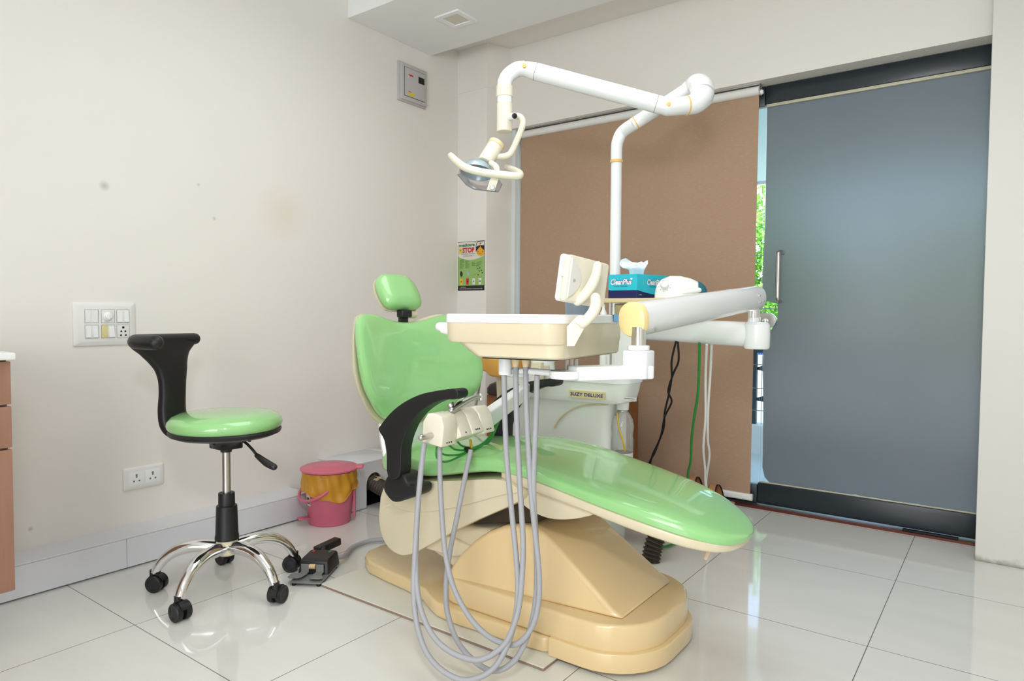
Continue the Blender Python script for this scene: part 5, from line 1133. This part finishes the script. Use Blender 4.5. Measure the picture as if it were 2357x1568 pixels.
for t, dz in ((0.955, -0.030), (0.06, -0.012), (0.025, -0.010), (0.07, 0.012)):
    c = B0+bd*bl_*t+bup*dz-(-bside if bside.dot(CAM-B0) > 0 else bside)*0.0365
    link('arm_screw', MB().lathe([(0.0042, 0), (0.0042, 0.003)], zframe(c, bside if bside.dot(CAM-B0) > 0 else -bside), 12), STEEL, dt)
# bracket under the tray
cpn = at_d(1470, 790, 1.72); cx_, cy_ = cpn.x, cpn.y
zc0 = at_d(1470, 806, 1.72).z; zc1 = at_d(1470, 795, 1.72).z; zbk0 = at_d(1470, 873, 1.70).z; 
plabel(link('tray_pin', MB().lathe([(0.0185, zc1), (0.0185, B1.z-0.02)], Matrix.Translation((cx_, cy_, 0)), 24), CHROME, dt), 'chrome pin')
link('pin_collar', MB().lathe([(0.027, zc0), (0.028, zc0+0.001), (0.028, zc1-0.002), (0.026, zc1)], Matrix.Translation((cx_, cy_, 0)), 28), WHITE, dt)
T0 = at_d(1300, 862, 1.66)
zA = at_d(1400, 838, 1.70).z
brk = rrect(cx_-0.034, cy_-0.034, cx_+0.034, cy_+0.034, 0.016, 5)
link('tray_bracket', MB().prism(brk, zbk0, zc0-0.0005, None, 0.005, 3).prism(rrect(-0.03, -0.036, (Vector((T0.x, T0.y, 0))-Vector((cx_, cy_, 0))).length-0.02, 0.036, 0.012), zbk0, zbk0+0.034, frame((cx_, cy_, 0), Vector((T0.x-cx_, T0.y-cy_, 0)), (0, 0, 1)), 0.005, 3), WHITE, dt)
TR = Vector((0.9925, 0.122, 0)).normalized(); TD = Vector((-0.122, 0.9925, 0)).normalized()   # tray right, tray back
TC = at_d(1285, 780, 1.553); TO = Vector((TC.x, TC.y, 0)) - TR*0.336      # front left corner
zt2 = at_d(1285, 724, 1.553).z; zt1_ = at_d(1285, 746, 1.553).z; zt0_ = at_d(1285, 832, 1.553).z; zst = at_d(1278, 795, 1.553).z
TW, TDp = 0.336, 0.455
def tp(a, b, z): return TO+TR*a+TD*b+ZZ*z
def tring(x0, y0, x1, y1, r, z, n=8): return [tp(a, b, z) for a, b in rrect(x0, y0, x1, y1, r, n)]
link('tray_body', MB().loft([tring(0.088, 0.024, TW-0.012, TDp-0.02, 0.03, zt0_), tring(0.082, 0.018, TW-0.007, TDp-0.016, 0.034, zt0_+0.004), tring(0.036, 0.016, TW-0.0045, TDp-0.008, 0.042, zst-0.004), tring(0.030, 0.014, TW-0.004, TDp-0.006, 0.044, zst+0.0008)]).loft([tring(0.008, 0.008, TW-0.004, TDp-0.006, 0.042, zst), tring(0.004, 0.004, TW-0.0035, TDp-0.003, 0.044, zst+0.006), tring(0.002, 0.002, TW-0.002, TDp-0.002, 0.045, zt1_)]), CREAM, dt)
link('tray_rim', MB().loft([tring(0.0, 0.0, TW, TDp, 0.046, zt1_+0.0003), tring(0.0, 0.0, TW, TDp, 0.046, zt2-0.003), tring(0.003, 0.003, TW-0.003, TDp-0.003, 0.044, zt2), tring(0.010, 0.010, TW-0.010, TDp-0.010, 0.040, zt2-0.001), tring(0.013, 0.013, TW-0.013, TDp-0.013, 0.038, zt2-0.010)]), WHITE, dt)
link('under_plate', MB().loft([tring(0.10, 0.035, TW-0.03, TDp-0.03, 0.02, zt0_-0.0035), tring(0.10, 0.035, TW-0.03, TDp-0.03, 0.02, zt0_-0.0002)]), BLACKM, dt)
hL = tp(0.0, 0.07, zt1_-0.028)
link('side_handle', MB().capsule([tp(-0.050, 0.075, zt1_-0.013), tp(-0.030, 0.08, zt1_-0.014), tp(-0.005, 0.085, zt1_-0.015)], [0.0125, 0.013, 0.015], 18, 3).loft([[tp(-0.040, 0.07+0.02*math.cos(t)*0.5, zt1_-0.018+0.012*math.sin(t)) for t in [2*PI*i/20 for i in range(20)]], [tp(0.004, 0.09+0.03*math.cos(t)*0.5, zt1_-0.022+0.021*math.sin(t)) for t in [2*PI*i/20 for i in range(20)]]]), WPLAST, dt)
# hose guide bar, drum, disc and bolts under the tray
zg1 = at_d(1300, 853, 1.62).z; zg0 = at_d(1300, 872, 1.62).z
dc = at_d(1302, 862, 1.66)
link('guide_disc', MB().lathe([(0.038, dc.z-0.010), (0.040, dc.z-0.008), (0.040, dc.z+0.007), (0.038, dc.z+0.009)], Matrix.Translation((dc.x, dc.y, 0)), 36), WHITE, dt)
ga = at_d(1262, 858, 1.70); gb_ = at_d(1215, 855, 1.74); gc = at_d(1166, 854, 1.78)
link('guide_bar', MB().tube([dc, ga, gb_, gc], 0.0085, 14, 3), WHITE, dt)
dd = at_d(1163, 850, 1.76)
link('guide_drum', MB().lathe([(0.0165, dd.z-0.014), (0.0175, dd.z-0.012), (0.0175, zt0_-0.006), (0.016, zt0_-0.004)], Matrix.Translation((dd.x, dd.y, 0)), 28), WHITE, dt)
for px in (1305, 1316, 1327):
    c = at_d(px, 845, 1.70); link('guide_bolt', MB().tube([(c.x, c.y, dc.z+0.005), (c.x, c.y, zt0_-0.004)], 0.0045, 6), STEEL, dt)
# film viewer on its curved arm
V00, V10, V11, V01 = at_d(1288, 692, 1.56), at_d(1383, 702, 1.68), at_d(1411, 616, 1.70), at_d(1322, 586, 1.58)
vX = ((V10-V00)+(V11-V01)).normalized(); vY = ((V01-V00)+(V11-V10)).normalized(); vY = (vY-vX*vY.dot(vX)).normalized(); vN = vX.cross(vY)
vw = ((V10-V00).length+(V11-V01).length)/2; vh_ = ((V01-V00).length+(V11-V10).length)/2
vc = (V00+V10+V11+V01)/4
VF = Matrix((vX, vY, vN)).transposed().to_4x4(); VF.translation = vc
vwr = link('film_viewer', MB().prism(rrect(-vw/2, -vh_/2, vw/2, vh_/2, 0.009, 5), -0.016, 0.0, VF, 0.004, 3), IVORY, dt)
link('viewer_front', MB().prism(rrect(-vw/2-0.001, -vh_/2-0.001, vw/2+0.001, vh_/2+0.001, 0.009, 5), -0.030, -0.0165, VF, 0.004, 3), WPLAST, vwr)
link('viewer_back_plate', MB().prism([(-vw/2+0.006, -vh_/2+0.006)] + [(-vw/2+0.010+0.040*math.sin(PI*k/12)**0.8, -vh_/2+0.010+(vh_-0.02)*k/12) for k in range(13)] + [(-vw/2+0.006, vh_/2-0.006)], 0.0, 0.005, VF, 0.002, 2), WPLAST, vwr)
link('viewer_screw', MB().lathe([(0.004, 0.005), (0.004, 0.0062)], VF @ Matrix.Translation((-vw/2+0.022, -0.004, 0)), 14), STEEL, vwr)
link('viewer_switch', MB().box((-vw/2-0.001, 0.010, -0.016), (0.008, 0.016, 0.012), VF, 0.0015), WHITE, vwr)
va = [at_d(1330, 694, 1.615), at_d(1345, 680, 1.612), at_d(1360, 660, 1.605), at_d(1371, 637, 1.60), at_d(1376, 612, 1.60)]
link('viewer_rib', MB().capsule(va, [0.011, 0.0125, 0.013, 0.012, 0.011], 16, 5), IVORY, vwr)
vj = at_d(1335, 737, 1.575)
link('viewer_arm', MB().capsule([at_d(1371, 686, 1.59), at_d(1372, 700, 1.585), at_d(1366, 718, 1.575), at_d(1352, 735, 1.57), at_d(1342, 745, 1.572)], [0.0125, 0.0135, 0.0135, 0.0125, 0.011], 18, 5), IVORY, dt)
brp = [at_d(a, b, 1.575) for a, b in ((1305, 752), (1330, 727), (1346, 727), (1352, 742), (1322, 797), (1305, 797))]
link('viewer_bracket', MB().loft([brp, [p+Vector((-0.55, 0.83, 0))*0.02 for p in brp]]), IVORY, dt)
link('bracket_knob', MB().lathe([(0.0115, 0), (0.0115, 0.007), (0.0105, 0.009)], zframe(vj, CAM-vj), 24), WPLAST, dt)
# four grey hoses looping from the tray to the holder
def hz(pts, d0, d1):
    n = len(pts); return [at_d(x, y, d) for (x, y), d in zip(pts, [d0+(d1-d0)*k/(n-1)-0.17*max(0.0, (y-900)/660.0)**1.5 for k, (x, y) in enumerate(pts)])]
hoses = [
 ([(1160, 862), (1162, 950), (1166, 1050), (1176, 1160), (1186, 1260), (1192, 1340), (1188, 1410), (1170, 1480), (1135, 1540), (1080, 1566), (1030, 1552), (985, 1508), (960, 1440), (952, 1360), (956, 1260), (962, 1160), (970, 1080), (976, 1022)], 1.76, 1.90),
 ([(1187, 842), (1188, 920), (1192, 1030), (1198, 1140), (1204, 1260), (1198, 1370), (1186, 1430), (1160, 1485), (1110, 1518), (1060, 1512), (1010, 1480), (978, 1430), (962, 1370), (957, 1300), (960, 1200), (967, 1100), (974, 1040), (978, 1022)], 1.745, 1.915),
 ([(1210, 842), (1211, 920), (1216, 1030), (1222, 1130), (1232, 1230), (1240, 1310), (1240, 1380), (1226, 1440), (1195, 1480), (1160, 1482), (1120, 1462), (1080, 1420), (1045, 1355), (1026, 1280), (1018, 1200), (1013, 1110), (1012, 1030)], 1.73, 1.945),
 ([(1236, 864), (1234, 950), (1230, 1050), (1228, 1140), (1233, 1230), (1236, 1320), (1232, 1390), (1216, 1460), (1185, 1520), (1140, 1545), (1095, 1525), (1055, 1480), (1032, 1420), (1026, 1360), (1034, 1280), (1052, 1190), (1068, 1110), (1084, 1036)], 1.72, 2.02)]
for p, d0, d1 in hoses:
    link('hose', MB().tube(hz(p, d0, d1), 0.0073, 14, 5), HOSE, dt)
for px, d in ((1187, 1.745), (1210, 1.73)):
    c = at_d(px, 842, d); link('hose_socket', MB().lathe([(0.0075, c.z-0.003), (0.0125, zt0_-0.004)], Matrix.Translation((c.x, c.y, 0)), 18), CREAMY, dt)

def nap(u, v, e=0.0):
    a_ = TW-0.030+0.0335*min(u/0.7, 1.0); dz = 0.0 if u < 0.7 else 0.020*(u-0.7)/0.3
    return tp(a_+e, 0.345+0.075*v*(1.0-0.45*u), zt2+0.0012+e-dz)
tag(link('paper_napkin', MB().grid(lambda u, v: nap(u, v), 20, 6).grid(lambda u, v: nap(u, v, 0.0007), 20, 6), BLUEP), 'light blue paper draped over the right rim of the tray', 'paper')
cu = tp(TW-0.085, 0.30, 0)
tag(link('plastic_cup', MB().lathe([(0.030, zt2-0.009), (0.032, zt2-0.007), (0.036, zt2+0.052), (0.0345, zt2+0.052), (0.030, zt2-0.006)], Matrix.Translation(cu), 32), CUPM), 'translucent grey blue plastic cup on the tray behind the film viewer', 'cup')

# ================================================================ CABLES AND HOSES BELOW THE ARM
def hang(name, pts, r, m, label, cat, group=None):
    return tag(link(name, MB().tube(pts, r, 10, 6), m), label, cat, group)
def c_at(pts, ys): return [at_y(a, b, y) for (a, b), y in zip(pts, ys)]
hang('power_cable', c_at([(1556, 786), (1546, 830), (1546, 870), (1539, 910), (1530, 950), (1528, 985), (1515, 1020), (1503, 1045), (1497, 1068), (1490, 1110)], [2.49, 2.51, 2.54, 2.58, 2.62, 2.68, 2.74, 2.80, 2.86, 2.95]) + [Vector((1.335, 3.00, 0.01)), Vector((1.25, 3.03, 0.008))], 0.0042, BLACKM, 'black cable hanging under the white arm, right strand of the twisted pair', 'cable', 'black twisted cables')
hang('power_cable', c_at([(1560, 786), (1562, 830), (1550, 860), (1538, 900), (1546, 925), (1530, 960), (1522, 1000), (1508, 1040), (1494, 1068), (1486, 1110)], [2.503, 2.514, 2.534, 2.573, 2.614, 2.673, 2.733, 2.803, 2.873, 2.963]) + [Vector((1.315, 3.03, 0.01)), Vector((1.23, 3.06, 0.008))], 0.0042, BLACKM, 'black cable hanging under the white arm, left strand of the twisted pair', 'cable', 'black twisted cables')
hang('green_hose', c_at([(1610, 790), (1609, 850), (1606, 910), (1598, 960), (1592, 1010), (1590, 1060), (1585, 1108)], [2.47, 2.52, 2.60, 2.68, 2.76, 2.84, 2.92]) + [Vector((1.50, 2.95, 0.03)), Vector((1.46, 2.80, 0.008)), Vector((1.50, 2.60, 0.008)), Vector((1.46, 2.45, 0.02))], 0.0055, GTUBE, 'green hose hanging from the white arm in front of the blind', 'hose')
hang('white_cable', c_at([(1627, 793), (1624, 870), (1624, 960), (1619, 1030), (1623, 1080), (1625, 1122)], [2.46, 2.55, 2.64, 2.72, 2.80, 2.86]) + [Vector((1.56, 2.90, 0.02)), Vector((1.52, 2.85, 0.008))], 0.0050, WPLAST, 'left one of two white cables hanging from the arm near the sandals', 'cable', 'white hanging cables')
hang('white_cable', c_at([(1638, 793), (1635, 860), (1630, 940), (1629, 1010), (1633, 1050), (1626, 1122)], [2.473, 2.555, 2.635, 2.715, 2.795, 2.885]) + [Vector((1.575, 2.91, 0.02)), Vector((1.55, 2.86, 0.008))], 0.0050, WPLAST, 'right one of two white cables hanging from the arm near the sandals', 'cable', 'white hanging cables')
tag(link('drain_hose', corrug([(UX1+0.004, 2.50, 0.20), (1.42, 2.515, 0.21), (1.47, 2.505, 0.20), (1.50, 2.47, 0.165), (1.515, 2.43, 0.12), (1.505, 2.40, 0.06), (1.50, 2.385, 0.004)], 0.034, 0.014, 0.004), PIPE), 'dark corrugated drain hose bending to the floor under the leg rest', 'hose')
rd = at_z(1408, 1228, 0.0)
tag(link('floor_rod', MB().tube([rd, rd+Vector((0, 0, 0.22))], 0.010, 10), ALU), 'short grey rod standing on the floor behind the chair base', 'rod')
